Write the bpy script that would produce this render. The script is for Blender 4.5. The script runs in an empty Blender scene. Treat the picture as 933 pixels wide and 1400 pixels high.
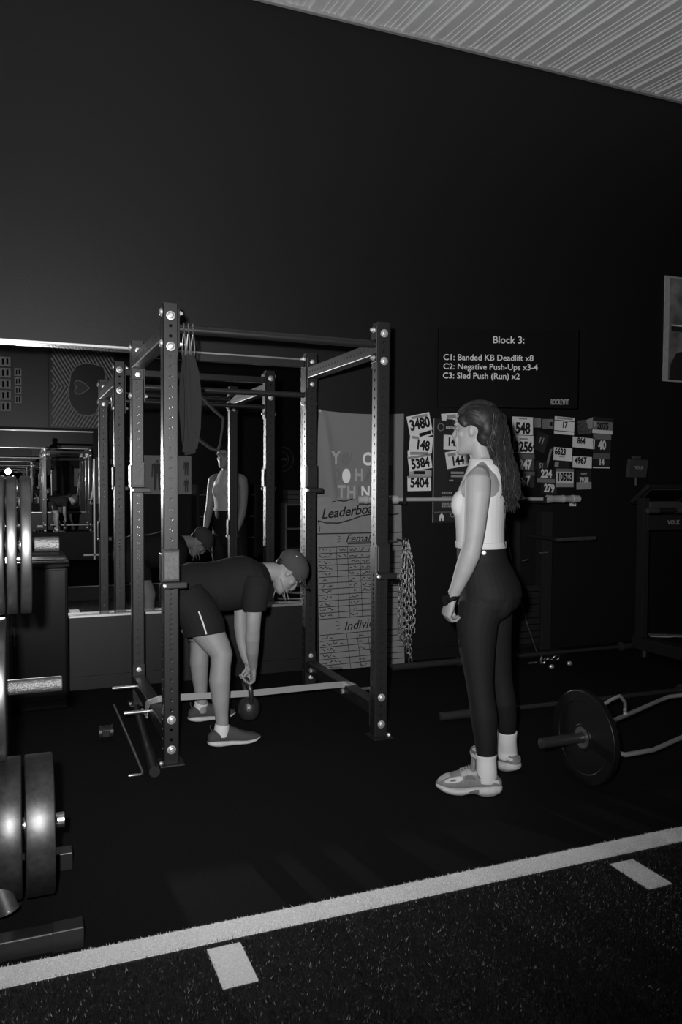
import bpy, bmesh, math, random
from mathutils import Vector, Matrix
random.seed(7)
S = bpy.context.scene
COL = S.collection
pi = math.pi

# ---------------------------------------------------------------- camera, world, flash, exposure
CAM = Vector((-0.708, -3.951, 1.418))
YAW, PITCH, ROLL = 0.388, -0.038, 0.006
fwd = Vector((math.sin(YAW)*math.cos(PITCH), math.cos(YAW)*math.cos(PITCH), math.sin(PITCH)))
rgt = Vector((math.cos(YAW), -math.sin(YAW), 0))
upv = rgt.cross(fwd)
r2 = math.cos(ROLL)*rgt + math.sin(ROLL)*upv
u2 = -math.sin(ROLL)*rgt + math.cos(ROLL)*upv
cd = bpy.data.cameras.new('camera'); cam = bpy.data.objects.new('camera', cd); COL.objects.link(cam)
cd.sensor_fit = 'HORIZONTAL'; cd.sensor_width = 24.0; cd.lens = 1088/933*24.0
cd.clip_start = 0.05; cd.clip_end = 100
M = Matrix((r2, u2, -fwd)).transposed().to_4x4(); M.translation = CAM
cam.matrix_world = M
S.camera = cam

w = bpy.data.worlds.new('dim_room'); S.world = w; w.use_nodes = True
w.node_tree.nodes['Background'].inputs[0].default_value = (0.5, 0.5, 0.5, 1)
w.node_tree.nodes['Background'].inputs[1].default_value = 0.01

# the photographer's flash, held to the left of the lens
ld = bpy.data.lights.new('camera_flash', 'SPOT'); flash = bpy.data.objects.new('camera_flash', ld); COL.objects.link(flash)
flash.location = CAM - 0.10*rgt + Vector((0, 0, 0.11))
ld.energy = 960; ld.spot_size = math.radians(112); ld.spot_blend = 1.0; ld.shadow_soft_size = 0.03
fdir = Vector((math.sin(0.24)*math.cos(0.20), math.cos(0.24)*math.cos(0.20), math.sin(0.20)))
flash.rotation_euler = fdir.to_track_quat('-Z', 'Y').to_euler()
# added lamp in place of the flash light thrown back by the wall mirror: it stands unseen, as far behind the
# mirror glass as the flash stands in front; the glass is made lightly see-through to let it shine in
SEE = 0.05
ld2 = ld.copy(); ld2.name = 'added_flash_image'; flash2 = bpy.data.objects.new('added_flash_image', ld2); COL.objects.link(flash2)
flash2.location = (flash.location.x, 2*1.651-flash.location.y, flash.location.z)
ld2.energy = ld.energy*0.75/SEE
flash2.rotation_euler = Vector((fdir.x, -fdir.y, fdir.z)).to_track_quat('-Z', 'Y').to_euler()

S.view_settings.view_transform = 'Standard'
try: S.view_settings.look = 'None'
except Exception: pass
S.view_settings.gamma = 1.0
S.view_settings.use_curve_mapping = False
S.view_settings.exposure = 0.0
S.cycles.caustics_reflective = False
S.cycles.caustics_refractive = False
S.cycles.max_bounces = 14
S.cycles.glossy_bounces = 10
S.cycles.diffuse_bounces = 4

# ---------------------------------------------------------------- materials
MATS = {}
def mat(name, c, rough=0.6, metal=0.0, spec=0.5, var=0.0, vscale=20.0, bump=0.0, bscale=60.0, emit=0.0, sheen=0.0):
    if name in MATS: return MATS[name]
    m = bpy.data.materials.new(name); m.use_nodes = True
    nt = m.node_tree; b = nt.nodes['Principled BSDF']
    b.inputs['Base Color'].default_value = (c, c, c, 1)
    b.inputs['Roughness'].default_value = rough
    b.inputs['Metallic'].default_value = metal
    b.inputs['Specular IOR Level'].default_value = spec
    if sheen: b.inputs['Sheen Weight'].default_value = sheen
    if emit:
        b.inputs['Emission Color'].default_value = (c, c, c, 1); b.inputs['Emission Strength'].default_value = emit
    if var or bump:
        tc = nt.nodes.new('ShaderNodeTexCoord')
    if var:
        n = nt.nodes.new('ShaderNodeTexNoise'); n.inputs['Scale'].default_value = vscale; n.inputs['Detail'].default_value = 6
        nt.links.new(tc.outputs['Object'], n.inputs['Vector'])
        r = nt.nodes.new('ShaderNodeMapRange'); r.inputs[1].default_value = 0.3; r.inputs[2].default_value = 0.7
        r.inputs[3].default_value = max(0, c*(1-var)); r.inputs[4].default_value = min(1, c*(1+var))
        nt.links.new(n.outputs['Fac'], r.inputs[0])
        nt.links.new(r.outputs[0], b.inputs['Base Color'])
    if bump:
        n2 = nt.nodes.new('ShaderNodeTexNoise'); n2.inputs['Scale'].default_value = bscale; n2.inputs['Detail'].default_value = 4
        nt.links.new(tc.outputs['Object'], n2.inputs['Vector'])
        bp = nt.nodes.new('ShaderNodeBump'); bp.inputs['Strength'].default_value = bump; bp.inputs['Distance'].default_value = 0.004
        nt.links.new(n2.outputs['Fac'], bp.inputs['Height']); nt.links.new(bp.outputs[0], b.inputs['Normal'])
    MATS[name] = m
    return m

WALL   = mat('charcoal_wall_paint', 0.0065, 0.47, spec=0.31, var=0.06, vscale=3, bump=0.25, bscale=220)
RUBBER = mat('black_rubber_floor', 0.0085, 0.85, spec=0.05, var=0.55, vscale=160, bump=0.5, bscale=260)
CEIL   = mat('white_corrugated_steel', 0.85, 0.45, spec=0.4, var=0.05, vscale=8)
TRIM   = mat('pale_metal_flashing', 0.35, 0.5)
MIRROR2 = mat('mirror_silver', 0.80, 0.0, metal=1.0)
MIRROR = mat('mirror_glass', 0.82, 0.0, metal=1.0)
CLEAR = bpy.data.materials.new('clear_glass_body'); CLEAR.use_nodes = True
_n = CLEAR.node_tree; _n.links.new(_n.nodes.new('ShaderNodeBsdfTransparent').outputs[0], _n.nodes['Material Output'].inputs[0])
_nt = MIRROR.node_tree; _t = _nt.nodes.new('ShaderNodeBsdfTransparent'); _mx = _nt.nodes.new('ShaderNodeMixShader'); _mx.inputs[0].default_value = SEE  # silver made partly see-through so the added lamp shines in
_nt.links.new(_nt.nodes['Principled BSDF'].outputs[0], _mx.inputs[1]); _nt.links.new(_t.outputs[0], _mx.inputs[2]); _nt.links.new(_mx.outputs[0], _nt.nodes['Material Output'].inputs[0])
ALU    = mat('brushed_aluminium', 0.62, 0.33, metal=0.9)
RACK   = mat('black_powder_coat', 0.013, 0.36, spec=0.5, var=0.1, vscale=90, bump=0.12, bscale=900)
ZINC   = mat('zinc_bolt', 0.72, 0.38, metal=0.75)
CHROME = mat('chrome_steel', 0.6, 0.34, metal=1.0, var=0.1, vscale=200)
KNURL  = mat('knurled_chrome', 0.2, 0.42, metal=0.9, bump=1.0, bscale=260)
STEEL  = mat('dark_steel', 0.22, 0.35, metal=0.85, var=0.15, vscale=60)
BLACK  = mat('black_plastic', 0.012, 0.4)
MBLACK = mat('matte_black', 0.010, 0.8, spec=0.2)
GREYP  = mat('grey_plastic_liner', 0.085, 0.55, var=0.25, vscale=70)
PLATE  = mat('satin_machined_plate', 0.13, 0.40, metal=0.9, spec=0.5, var=0.12, vscale=30)
PLATE2 = mat('dark_machined_plate', 0.09, 0.42, metal=0.9, var=0.2, vscale=50)
BUMPER = mat('black_bumper_rubber', 0.014, 0.32, spec=0.75, var=0.25, vscale=50)
BAND   = mat('grey_latex_band', 0.20, 0.6)
STRAP  = mat('charcoal_webbing', 0.016, 0.85, spec=0.2, bump=0.4, bscale=500)
TURF   = mat('black_turf', 0.009, 0.42, spec=0.5, var=0.5, vscale=90)
TURFW  = mat('white_turf', 0.68, 0.7, var=0.12, vscale=120)
PAPER  = mat('white_paper', 0.62, 0.7, var=0.05, vscale=30)
PAPERG = mat('grey_paper', 0.30, 0.7, var=0.08, vscale=30)
PAPERD = mat('dark_paper', 0.012, 0.6)
INK    = mat('black_ink', 0.012, 0.8, spec=0.1)
INKW   = mat('white_ink', 0.55, 0.7)
INKG   = mat('grey_ink', 0.22, 0.7)
CLOTH  = mat('grey_towel_cloth', 0.165, 0.95, spec=0.1, bump=0.5, bscale=600)
FELTW  = mat('white_felt', 0.62, 0.9, spec=0.1)
FELTG  = mat('grey_felt', 0.30, 0.9, spec=0.1)
FELTD  = mat('dim_felt', 0.135, 0.9, spec=0.1)
BOARD  = mat('leaderboard_sheet', 0.17, 0.75, var=0.05, vscale=25)
SCREEN = mat('tv_screen', 0.003, 0.6, spec=0.06)
SCRTXT = mat('lit_screen_text', 0.35, 0.5, emit=0.28)
SCRDIM = mat('dim_screen_text', 0.2, 0.5, emit=0.14)
SKIN   = mat('skin', 0.205, 0.55, spec=0.35, var=0.06, vscale=14)
HAIR   = mat('dark_brown_hair', 0.012, 0.5, spec=0.18, var=0.5, vscale=60)
TOP    = mat('white_ribbed_cotton', 0.43, 0.9, spec=0.15, bump=0.25, bscale=500)
LEGG   = mat('black_leggings', 0.008, 0.75, spec=0.18)
TEE    = mat('charcoal_tee', 0.012, 0.9, spec=0.15, bump=0.35, bscale=18)
SHORTS = mat('black_shorts', 0.009, 0.85, spec=0.2)
CAPM   = mat('charcoal_cap_cotton', 0.05, 0.9, spec=0.15, bump=0.3, bscale=500)
SOCK   = mat('white_sock', 0.52, 0.9, spec=0.1, bump=0.4, bscale=300)
SHOEL  = mat('pale_grey_mesh', 0.17, 0.8, var=0.15, vscale=80)
SHOEL2 = mat('light_grey_overlay', 0.32, 0.8, var=0.1, vscale=80)
SHOEM  = mat('mid_grey_suede', 0.11, 0.85, var=0.1, vscale=80)
SOLEW  = mat('white_foam_sole', 0.42, 0.7, var=0.08, vscale=40)
SOLED  = mat('grey_outsole', 0.14, 0.7)
SHOED  = mat('charcoal_knit', 0.055, 0.9, spec=0.15, bump=0.4, bscale=500)
IRON   = mat('cast_iron', 0.022, 0.32, spec=0.6, bump=0.5, bscale=120)
GLOSSB = mat('gloss_black_laminate', 0.004, 0.2, spec=0.55)

# ---------------------------------------------------------------- builders
ORG = {}
class MB:
    def __init__(self): self.v = []; self.f = []; self.mi = []; self.cur = 0
    def _add(self, vs, fs):
        o = len(self.v); self.v += [tuple(p) for p in vs]
        for f in fs: self.f.append([i+o for i in f]); self.mi.append(self.cur)
        return self
    def box(self, c, s, R=None):
        x, y, z = s[0]/2, s[1]/2, s[2]/2
        vs = [Vector((a*x, b*y, d*z)) for d in (-1, 1) for b in (-1, 1) for a in (-1, 1)]
        if R is not None: vs = [R @ p for p in vs]
        c = Vector(c); vs = [p+c for p in vs]
        return self._add(vs, [(0,2,3,1),(4,5,7,6),(0,1,5,4),(2,6,7,3),(0,4,6,2),(1,3,7,5)])
    def bb(self, lo, hi):
        return self.box([(a+b)/2 for a, b in zip(lo, hi)], [b-a for a, b in zip(lo, hi)])
    def rings(self, rs, cap=True, closed=False):
        n = len(rs[0]); o = len(self.v)
        for r in rs: self.v += [tuple(p) for p in r]
        m = len(rs)
        for i in range(m if closed else m-1):
            j = (i+1) % m
            for k in range(n):
                self.f.append([o+i*n+k, o+i*n+(k+1) % n, o+j*n+(k+1) % n, o+j*n+k]); self.mi.append(self.cur)
        if cap and not closed:
            self.f.append([o+k for k in reversed(range(n))]); self.mi.append(self.cur)
            self.f.append([o+(m-1)*n+k for k in range(n)]); self.mi.append(self.cur)
        return self
    def tube(self, pts, r, n=12, ref=None, cap=True, closed=False):
        """r: number, list of numbers or list of (a,b); a is the half size along ref"""
        pts = [Vector(p) for p in pts]; m = len(pts)
        if not isinstance(r, (list, tuple)): r = [r]*m
        rs = []; prev = None
        for i, p in enumerate(pts):
            a = pts[(i-1) % m] if (closed or i > 0) else p
            b = pts[(i+1) % m] if (closed or i < m-1) else p
            t = (b-a).normalized()
            if prev is None:
                q = Vector(ref) if ref is not None else (Vector((0, 0, 1)) if abs(t.z) < 0.9 else Vector((1, 0, 0)))
            else:
                q = Vector(ref) if ref is not None else prev
            q = q - t*q.dot(t)
            if q.length < 1e-5: q = t.orthogonal()
            q.normalize(); prev = q; s = t.cross(q)
            ra, rb = r[i] if isinstance(r[i], (list, tuple)) else (r[i], r[i])
            rs.append([p + q*ra*math.cos(2*pi*k/n) + s*rb*math.sin(2*pi*k/n) for k in range(n)])
        return self.rings(rs, cap, closed)
    def cyl(self, a, b, r, n=16, rb=None):
        return self.tube([a, b], [r, r if rb is None else rb], n)
    def lathe(self, base, axis, prof, n=24):
        """prof: list of (distance along axis, radius)"""
        base = Vector(base); t = Vector(axis).normalized(); q = t.orthogonal().normalized(); s = t.cross(q)
        return self.rings([[base+t*d + (q*math.cos(2*pi*k/n)+s*math.sin(2*pi*k/n))*max(r, 1e-4) for k in range(n)] for d, r in prof])
    def ball(self, c, r, R=None, n=16, m=10):
        c = Vector(c); r = r if isinstance(r, (list, tuple)) else (r, r, r); rs = []
        for i in range(m+1):
            ph = -pi/2 + pi*i/m; k = max(math.cos(ph), 0.02)
            ring = []
            for j in range(n):
                p = Vector((r[0]*k*math.cos(2*pi*j/n), r[1]*k*math.sin(2*pi*j/n), r[2]*math.sin(ph)))
                if R is not None: p = R @ p
                ring.append(c+p)
            rs.append(ring)
        return self.rings(rs)
    def prism(self, poly, d):
        """poly: list of 3d points, extruded by vector d"""
        d = Vector(d); n = len(poly); a = [Vector(p) for p in poly]; b = [p+d for p in a]
        return self._add(a+b, [list(reversed(range(n))), list(range(n, 2*n))] + [[i, (i+1) % n, n+(i+1) % n, n+i] for i in range(n)])
    def build(self, name, m, parent=None, origin=None, smooth=False, bevel=0.0, mats=None):
        o0 = ORG[parent.name] if parent is not None else (Vector(origin) if origin is not None else Vector((0, 0, 0)))
        me = bpy.data.meshes.new(name)
        me.from_pydata([(v[0]-o0.x, v[1]-o0.y, v[2]-o0.z) for v in self.v], [], self.f)
        for k in (mats or [m]): me.materials.append(k)
        if mats: me.polygons.foreach_set('material_index', self.mi)
        bm = bmesh.new(); bm.from_mesh(me); bmesh.ops.recalc_face_normals(bm, faces=bm.faces); bm.to_mesh(me); bm.free()
        if smooth:
            me.polygons.foreach_set('use_smooth', [True]*len(me.polygons))
            if hasattr(me, 'set_sharp_from_angle'): me.set_sharp_from_angle(angle=math.radians(40))
        return link(name, me, parent, o0, bevel)

def link(name, me, parent=None, o0=Vector((0, 0, 0)), bevel=0.0):
    o = bpy.data.objects.new(name, me); COL.objects.link(o)
    if parent is not None: o.parent = parent
    else: o.location = o0
    ORG[o.name] = Vector(o0)
    if bevel:
        b = o.modifiers.new('bevel', 'BEVEL'); b.width = bevel; b.segments = 2; b.limit_method = 'ANGLE'
    return o
def tag(o, label=None, cat=None, group=None, kind=None):
    if label: o['label'] = label
    if cat: o['category'] = cat
    if group: o['group'] = group
    if kind: o['kind'] = kind
    return o
def thing(name, loc, label, cat, group=None):
    o = bpy.data.objects.new(name, None); COL.objects.link(o); o.location = loc; o.empty_display_size = 0.1
    ORG[o.name] = Vector(loc)
    return tag(o, label, cat, group)
def inst(src, parent, loc, rot=None, name=None):
    """a copy of a part (shared mesh) placed at a world location under parent"""
    o = src.copy(); COL.objects.link(o)
    if name: o.name = name
    o.parent = parent; o.location = Vector(loc)-ORG[parent.name]
    if rot is not None: o.rotation_euler = rot
    ORG[o.name] = Vector(loc)
    return o
def solid(mb, voxel=0.005, smooth=4, factor=0.5, m=None):
    """union of overlapping closed shapes as one continuous skin"""
    me = bpy.data.meshes.new('tmp'); me.from_pydata(mb.v, [], mb.f)
    bm = bmesh.new(); bm.from_mesh(me); bmesh.ops.recalc_face_normals(bm, faces=bm.faces); bm.to_mesh(me); bm.free()
    t = bpy.data.objects.new('tmp', me); COL.objects.link(t)
    r = t.modifiers.new('r', 'REMESH'); r.mode = 'VOXEL'; r.voxel_size = voxel
    if smooth:
        s = t.modifiers.new('s', 'SMOOTH'); s.factor = factor; s.iterations = smooth
    dg = bpy.context.evaluated_depsgraph_get(); dg.update()
    out = bpy.data.meshes.new_from_object(t.evaluated_get(dg))
    bpy.data.objects.remove(t); bpy.data.meshes.remove(me)
    out.materials.clear(); out.materials.append(m)
    out.polygons.foreach_set('use_smooth', [True]*len(out.polygons))
    return out
def solid_obj(name, mb, m, parent, **kw):
    me = solid(mb, m=m, **kw); me.name = name
    o0 = ORG[parent.name]; me.transform(Matrix.Translation(-o0))
    return link(name, me, parent, o0)
def text_obj(name, s, size, m, parent, pos, R, align='CENTER', bold=0.0, extrude=0.0006, shear=0.0, sx=1.0, spacing=1.0):
    """flat lettering; R: 3x3 with columns (reading direction, up, facing)"""
    c = bpy.data.curves.new('t', 'FONT'); c.body = s; c.size = size; c.align_x = align; c.align_y = 'CENTER'
    c.offset = bold*size; c.extrude = extrude; c.shear = shear; c.space_character = spacing; c.resolution_u = 3
    t = bpy.data.objects.new('t', c); COL.objects.link(t)
    dg = bpy.context.evaluated_depsgraph_get(); dg.update()
    me = bpy.data.meshes.new_from_object(t.evaluated_get(dg))
    bpy.data.objects.remove(t); bpy.data.curves.remove(c)
    me.materials.clear(); me.materials.append(m)
    me.transform(Matrix.Diagonal((sx, 1, 1, 1)))
    T = R.to_4x4(); T.translation = Vector(pos)-ORG[parent.name]
    me.transform(T); me.name = name
    return link(name, me, parent, ORG[parent.name])
def face(yaw=0.0, roll=0.0, back=False):
    """frame for writing on the back wall (facing -Y); back=True for the opposite wall (facing +Y)"""
    if not back: R = Matrix(((1, 0, 0), (0, 0, -1), (0, 1, 0)))
    else: R = Matrix(((-1, 0, 0), (0, 0, 1), (0, 1, 0)))
    return Matrix.Rotation(yaw, 3, 'Z') @ R @ Matrix.Rotation(roll, 3, 'Z')

YW = 1.66      # back wall
YM = 1.651     # mirror face
YB = -7.6      # opposite wall
XL, XR = -4.2, 9.0
def ceil_z(y): return 4.85 + 0.08*(y-YW)

# ---------------------------------------------------------------- room shell
tag(MB().bb((XL, YB, -0.1), (XR, YW, 0)).build('floor', RUBBER), 'black speckled rubber gym floor', kind='structure')
MX0, MX1, MZ0, MZ1 = -3.2, 1.31, 0.505, 2.312
wb = MB().bb((XL, YW, 0), (XR, YW+0.15, MZ0)).bb((XL, YW, MZ1), (XR, YW+0.15, 5.1)).bb((XL, YW, MZ0), (MX0, YW+0.15, MZ1)).bb((MX1, YW, MZ0), (XR, YW+0.15, MZ1)).build('wall_back', WALL)  # wall left open behind the mirror for the added lamp
tag(wb, 'tall charcoal painted wall behind the power rack', kind='structure')
tag(MB().bb((XL, YB-0.15, 0), (XR, YB, 5.1)).build('wall_front', WALL), 'charcoal wall behind the photographer', kind='structure')
tag(MB().bb((XL-0.15, YB, 0), (XL, YW, 5.1)).build('wall_left', WALL), 'charcoal side wall', kind='structure')
tag(MB().bb((XR, YB, 0), (XR+0.15, YW, 5.1)).build('wall_right', WALL), 'charcoal far side wall', kind='structure')
tag(MB().bb((XL, YW-0.012, 0), (XR, YW, 0.09)).build('baseboard_back', WALL), 'charcoal skirting along the back wall', kind='structure')
# corrugated ceiling: one sheet is a metre wide, four ribs
ceil = bpy.data.objects.new('ceiling', None); COL.objects.link(ceil); ORG[ceil.name] = Vector((0, 0, 0))
tag(ceil, 'white corrugated steel roof sheets', kind='structure')
prof = []
for k in range(4):
    prof += [(k*.25+x, z) for x, z in ((0, 0), (.048, 0), (.058, .016), (.100, .016), (.104, .010), (.109, .010), (.113, .016), (.148, .016), (.152, .010), (.157, .010), (.161, .016), (.196, .016), (.200, .010), (.205, .010), (.209, .016), (.240, .016))]
prof.append((1.0, 0))
mb = MB(); n = len(prof)
for y in (YB, YW): mb.v += [(x, y, ceil_z(y)+z) for x, z in prof]
for y in (YB, YW): mb.v += [(x, y, ceil_z(y)+z+0.004) for x, z in prof]
for i in range(n-1): mb.f += [[i, i+1, n+i+1, n+i], [2*n+i, 3*n+i, 3*n+i+1, 2*n+i+1]]
mb.mi = [0]*len(mb.f)
sheet = mb.build('ceiling_sheet', CEIL, ceil); sheet.location = (XL, 0, 0)
for k in range(1, 14):
    o = sheet.copy(); COL.objects.link(o); o.parent = ceil; o.location = (XL+k, 0, 0)
tag(MB().bb((XL, YW-0.03, ceil_z(YW)-0.012), (XR, YW, ceil_z(YW)+0.022)).build('trim_1', TRIM), 'pale flashing where wall meets roof', kind='structure')

# ---------------------------------------------------------------- turf lane with white markings
T0, T1 = -1.50, -3.75
turf = tag(MB().bb((XL+.01, T1, 0), (XR-.01, T0-0.004, 0.006)).build('turf', TURF), 'black artificial turf lane with white markings in the foreground', 'turf', kind='stuff')
ORG[turf.name] = Vector((0, 0, 0))
MARKS = [(-0.188, -1.832, -0.085, -1.632), (1.318, -1.845, 1.425, -1.65), (-1.69, -1.832, -1.587, -1.632), (2.82, -1.845, 2.925, -1.65)]
def inmark(x, y):
    if T0-0.102 < y < T0-0.004 + 0.01: return True
    return any(a < x < c and b < y < d for a, b, c, d in MARKS)
lineb = MB().bb((XL+.02, T0-0.102, 0.004), (XR-.02, T0-0.002, 0.009)).build('white_line', TURFW, turf)
for q in MARKS: MB().bb((q[0], q[1], 0.004), (q[2], q[3], 0.009)).build('tick_mark', TURFW, turf)
MB().bb((XL+.02, T1-.06, 0.0), (XR-.02, T1, 0.010)).build('edge_strip', mat('white_edge_strip', .8, .6), turf)
vb, fb, vw_, fw_ = [], [], [], []
def blade(x, y, h, vs, fs):
    a = random.uniform(0, 2*pi); wd = 0.0013; lx = random.gauss(0, 0.5)*h; ly = random.gauss(0, 0.5)*h
    o = len(vs)
    vs += [(x-wd*math.cos(a), y-wd*math.sin(a), 0.004), (x+wd*math.cos(a), y+wd*math.sin(a), 0.004), (x+lx, y+ly, 0.004+h)]
    fs.append((o, o+1, o+2))
for k in range(150000):
    y = T0 - abs(random.random())*1.0
    x = random.uniform(-1.25, 0.45 + (y+2.5)*1.55 + 0.3)
    if y < -2.15 and x > 1.2: continue
    if inmark(x+random.gauss(0, .002), y+random.gauss(0, .002)): blade(x, y, random.uniform(.005, .010), vw_, fw_)
    else: blade(x, y, random.uniform(.005, .012), vb, fb)
for k in range(26000):   # denser pile inside the white line
    x = random.uniform(-1.2, 2.3); blade(x, random.uniform(T0-.104, T0+.002), random.uniform(.005, .010), vw_, fw_)
for nm, vs, fs, m in (('turf_pile', vb, fb, TURF), ('white_pile', vw_, fw_, TURFW)):
    me = bpy.data.meshes.new(nm); me.from_pydata(vs, [], fs); me.materials.append(m)
    tag(link(nm, me, turf), kind='stuff')

# ---------------------------------------------------------------- mirrors
MZ0, MZ1 = 0.505, 2.312
mr = thing('wall_mirror', (-0.7, YM, MZ0), 'large wall mirror behind the power rack in metal channels', 'mirror')
mb = MB().bb((-3.2, YM, MZ0), (1.31, YM+0.005, MZ1)); mb.mi = [1, 1, 0, 1, 1, 1]      # silvered face, clear glass body
mb.build('mirror_glass', None, mr, mats=[MIRROR, CLEAR])
MB().bb((-3.2, YM-0.012, MZ1-0.004), (1.31, YW, MZ1+0.014)).build('top_channel', ALU, mr, bevel=0.003)
MB().bb((-3.2, YM-0.014, MZ0-0.014), (1.31, YW, MZ0+0.004)).build('bottom_channel', ALU, mr, bevel=0.003)
mr2 = thing('wall_mirror', (-1.5, YB, 0.5), 'second mirror on the opposite wall, seen only in reflection', 'mirror')
MB().bb((-3.6, YB, 0.5), (0.57, YB+0.006, 2.27)).build('mirror_glass', MIRROR2, mr2)
MB().bb((-3.6, YB, 2.266), (0.57, YB+0.02, 2.285)).build('top_channel', ALU, mr2)
MB().bb((0.57, YB, 0.0), (0.60, YB+0.03, 1.80)).build('side_channel', ALU, mr2)
MB().bb((0.40, YB, 0.07), (0.85, YB+0.03, 0.10)).build('bottom_channel', ALU, mr2)

# ---------------------------------------------------------------- power rack
RW, RD, UH = 1.155, 1.144, 2.285
rack = thing('power_rack', (RW/2, RD/2, 0), 'black four-post power rack with drilled uprights and pull-up bars', 'power rack')
holes = [0.076+.05*k for k in range(44)]
holes += [h+.025 for h in holes if 0.55 < h < 0.95]
holes = sorted(h for h in holes if h < UH-0.03)
def upright_mesh():
    mb = MB(); W2 = 0.0375; ch = 0.006; cs = 0.0125; hr = 0.0085
    for q in range(4):
        R = Matrix.Rotation(q*pi/2, 3, 'Z')
        def P(x, y, z): return R @ Vector((x, y, z))
        e = W2-ch
        for a, b in ((-e, -cs), (cs, e)):
            mb._add([P(a, -W2, 0), P(b, -W2, 0), P(b, -W2, UH), P(a, -W2, UH)], [(0, 1, 2, 3)])
        mb._add([P(e, -W2, 0), P(W2, -e, 0), P(W2, -e, UH), P(e, -W2, UH)], [(0, 1, 2, 3)])
        z0 = 0
        for h in holes:
            if h-cs > z0+1e-4: mb._add([P(-cs, -W2, z0), P(cs, -W2, z0), P(cs, -W2, h-cs), P(-cs, -W2, h-cs)], [(0, 1, 2, 3)])
            out = [(-cs, -cs), (0, -cs), (cs, -cs), (cs, 0), (cs, cs), (0, cs), (-cs, cs), (-cs, 0)]
            inn = [(hr*math.cos(a), hr*math.sin(a)) for a in [(-135+45*k)*pi/180 for k in range(8)]]
            vs = [P(x, -W2, h+z) for x, z in out] + [P(x, -W2, h+z) for x, z in inn] + [P(x, -W2+.004, h+z) for x, z in inn]
            fs = [(k, (k+1) % 8, 8+(k+1) % 8, 8+k) for k in range(8)] + [(8+k, 8+(k+1) % 8, 16+(k+1) % 8, 16+k) for k in range(8)]
            mb._add(vs, fs); z0 = h+cs
        mb._add([P(-cs, -W2, z0), P(cs, -W2, z0), P(cs, -W2, UH), P(-cs, -W2, UH)], [(0, 1, 2, 3)])
    mb.box((0, 0, UH+.001), (.072, .072, .003))
    me = bpy.data.meshes.new('upright'); me.from_pydata(mb.v, [], mb.f); me.materials.append(RACK)
    bm = bmesh.new(); bm.from_mesh(me); bmesh.ops.remove_doubles(bm, verts=bm.verts, dist=1e-5); bmesh.ops.recalc_face_normals(bm, faces=bm.faces); bm.to_mesh(me); bm.free()
    return me
UC = [(0, .0375), (RW, .0375), (0, RD+.0375), (RW, RD+.0375)]
um = upright_mesh()
for x, y in UC:
    o = bpy.data.objects.new('upright', um); COL.objects.link(o); o.parent = rack; o.location = Vector((x, y, 0))-ORG[rack.name]; ORG[o.name] = Vector((x, y, 0))
for s, x in ((-1, 0), (1, RW)):
    for zc, nm in ((2.151, 'top_crossmember'), (.151, 'bottom_crossmember')):
        mb = MB().bb((x-.0375, .081, zc-.0375), (x+.0375, RD-.006, zc+.0375))
        xm = mb.build(nm, RACK, rack, bevel=.005)
        for y0 in (.075, RD-.008): MB().bb((x-.037, y0, zc-.105), (x+.037, y0+.008, zc+.105)).build('flange', RACK, xm, bevel=.002)
        # line of holes along the crossmember side
        mb = MB()
        for k in range(20):
            for sd in (-1, 1): mb.cyl((x+sd*.0374, .13+k*.05, zc), (x+sd*.0379, .13+k*.05, zc), .0085, 8)
        tag(mb.build('hole_row', MBLACK, xm), kind='stuff')
# pull-up bars and rear beam
def bar(name, y, z, r, flz):
    b = MB().cyl((.0375, y, z), (RW-.0375, y, z), r, 20).build(name, RACK, rack, smooth=True)
    for x in (.0375, RW-.0375-.008): MB().bb((x, y-.036, flz[0]), (x+.008, y+.036, flz[1])).build('flange', RACK, b, bevel=.002)
bar('pull_up_bar', .0375, 2.170, .0225, (2.07, 2.265))
bar('pull_up_bar', RD+.0375, 2.005, .019, (1.91, 2.27))
rb = MB().bb((.0455, RD+.018, 2.19), (RW-.0455, RD+.057, 2.238)).build('rear_beam', RACK, rack, bevel=.004)
# bolts: one mesh, washer and hex head along -Y
mb = MB().lathe((0, 0, 0), (0, -1, 0), [(0, .0215), (.003, .0215), (.0035, .016)], 20)
mb.lathe((0, -.003, 0), (0, -1, 0), [(0, .0165), (.004, .0165), (.008, .0135), (.010, .008)], 16)
bolt0 = mb.build('bolt', ZINC, rack, smooth=False)
bmesh0 = bolt0.data; bpy.data.objects.remove(bolt0)
for v in bmesh0.vertices: v.co += ORG[rack.name]
mb = MB().lathe((0, 0, 0), (0, -1, 0), [(0, .0165), (.0025, .0165), (.003, .012), (.013, .012), (.0135, .008), (.020, .008)], 6)
nut0 = mb.build('nut', ZINC, rack); nmesh0 = nut0.data; bpy.data.objects.remove(nut0)
for v in nmesh0.vertices: v.co += ORG[rack.name]
def put(nm, me, p, rz):
    o = bpy.data.objects.new(nm, me); COL.objects.link(o); o.parent = rack
    o.location = Vector(p)-ORG[rack.name]; o.rotation_euler = (0, random.uniform(-.5, .5), 0); 
    o.rotation_euler = (Matrix.Rotation(rz, 3, 'Z') @ Matrix.Rotation(random.uniform(0, 1), 3, 'Y')).to_euler()
for x in (0, RW):
    for z in (2.226, 2.076, .226, .076):
        put('bolt', bmesh0, (x, 0, z), 0)
        put('nut', nmesh0, (x, RD-.008, z), 0)
        put('bolt', bmesh0, (x, RD+.075, z), pi)
        put('nut', nmesh0, (x, .083, z), pi)
for x, s in ((0, 1), (RW, -1)):
    for y, zs in ((.0375, (2.247, 2.095)), (RD+.0375, (2.247, 1.948))):
        for z in zs:
            put('nut', nmesh0, (x+s*.0455, y, z), pi/2*s)
            put('bolt', bmesh0, (x-s*.0375, y, z), -pi/2*s)
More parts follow.
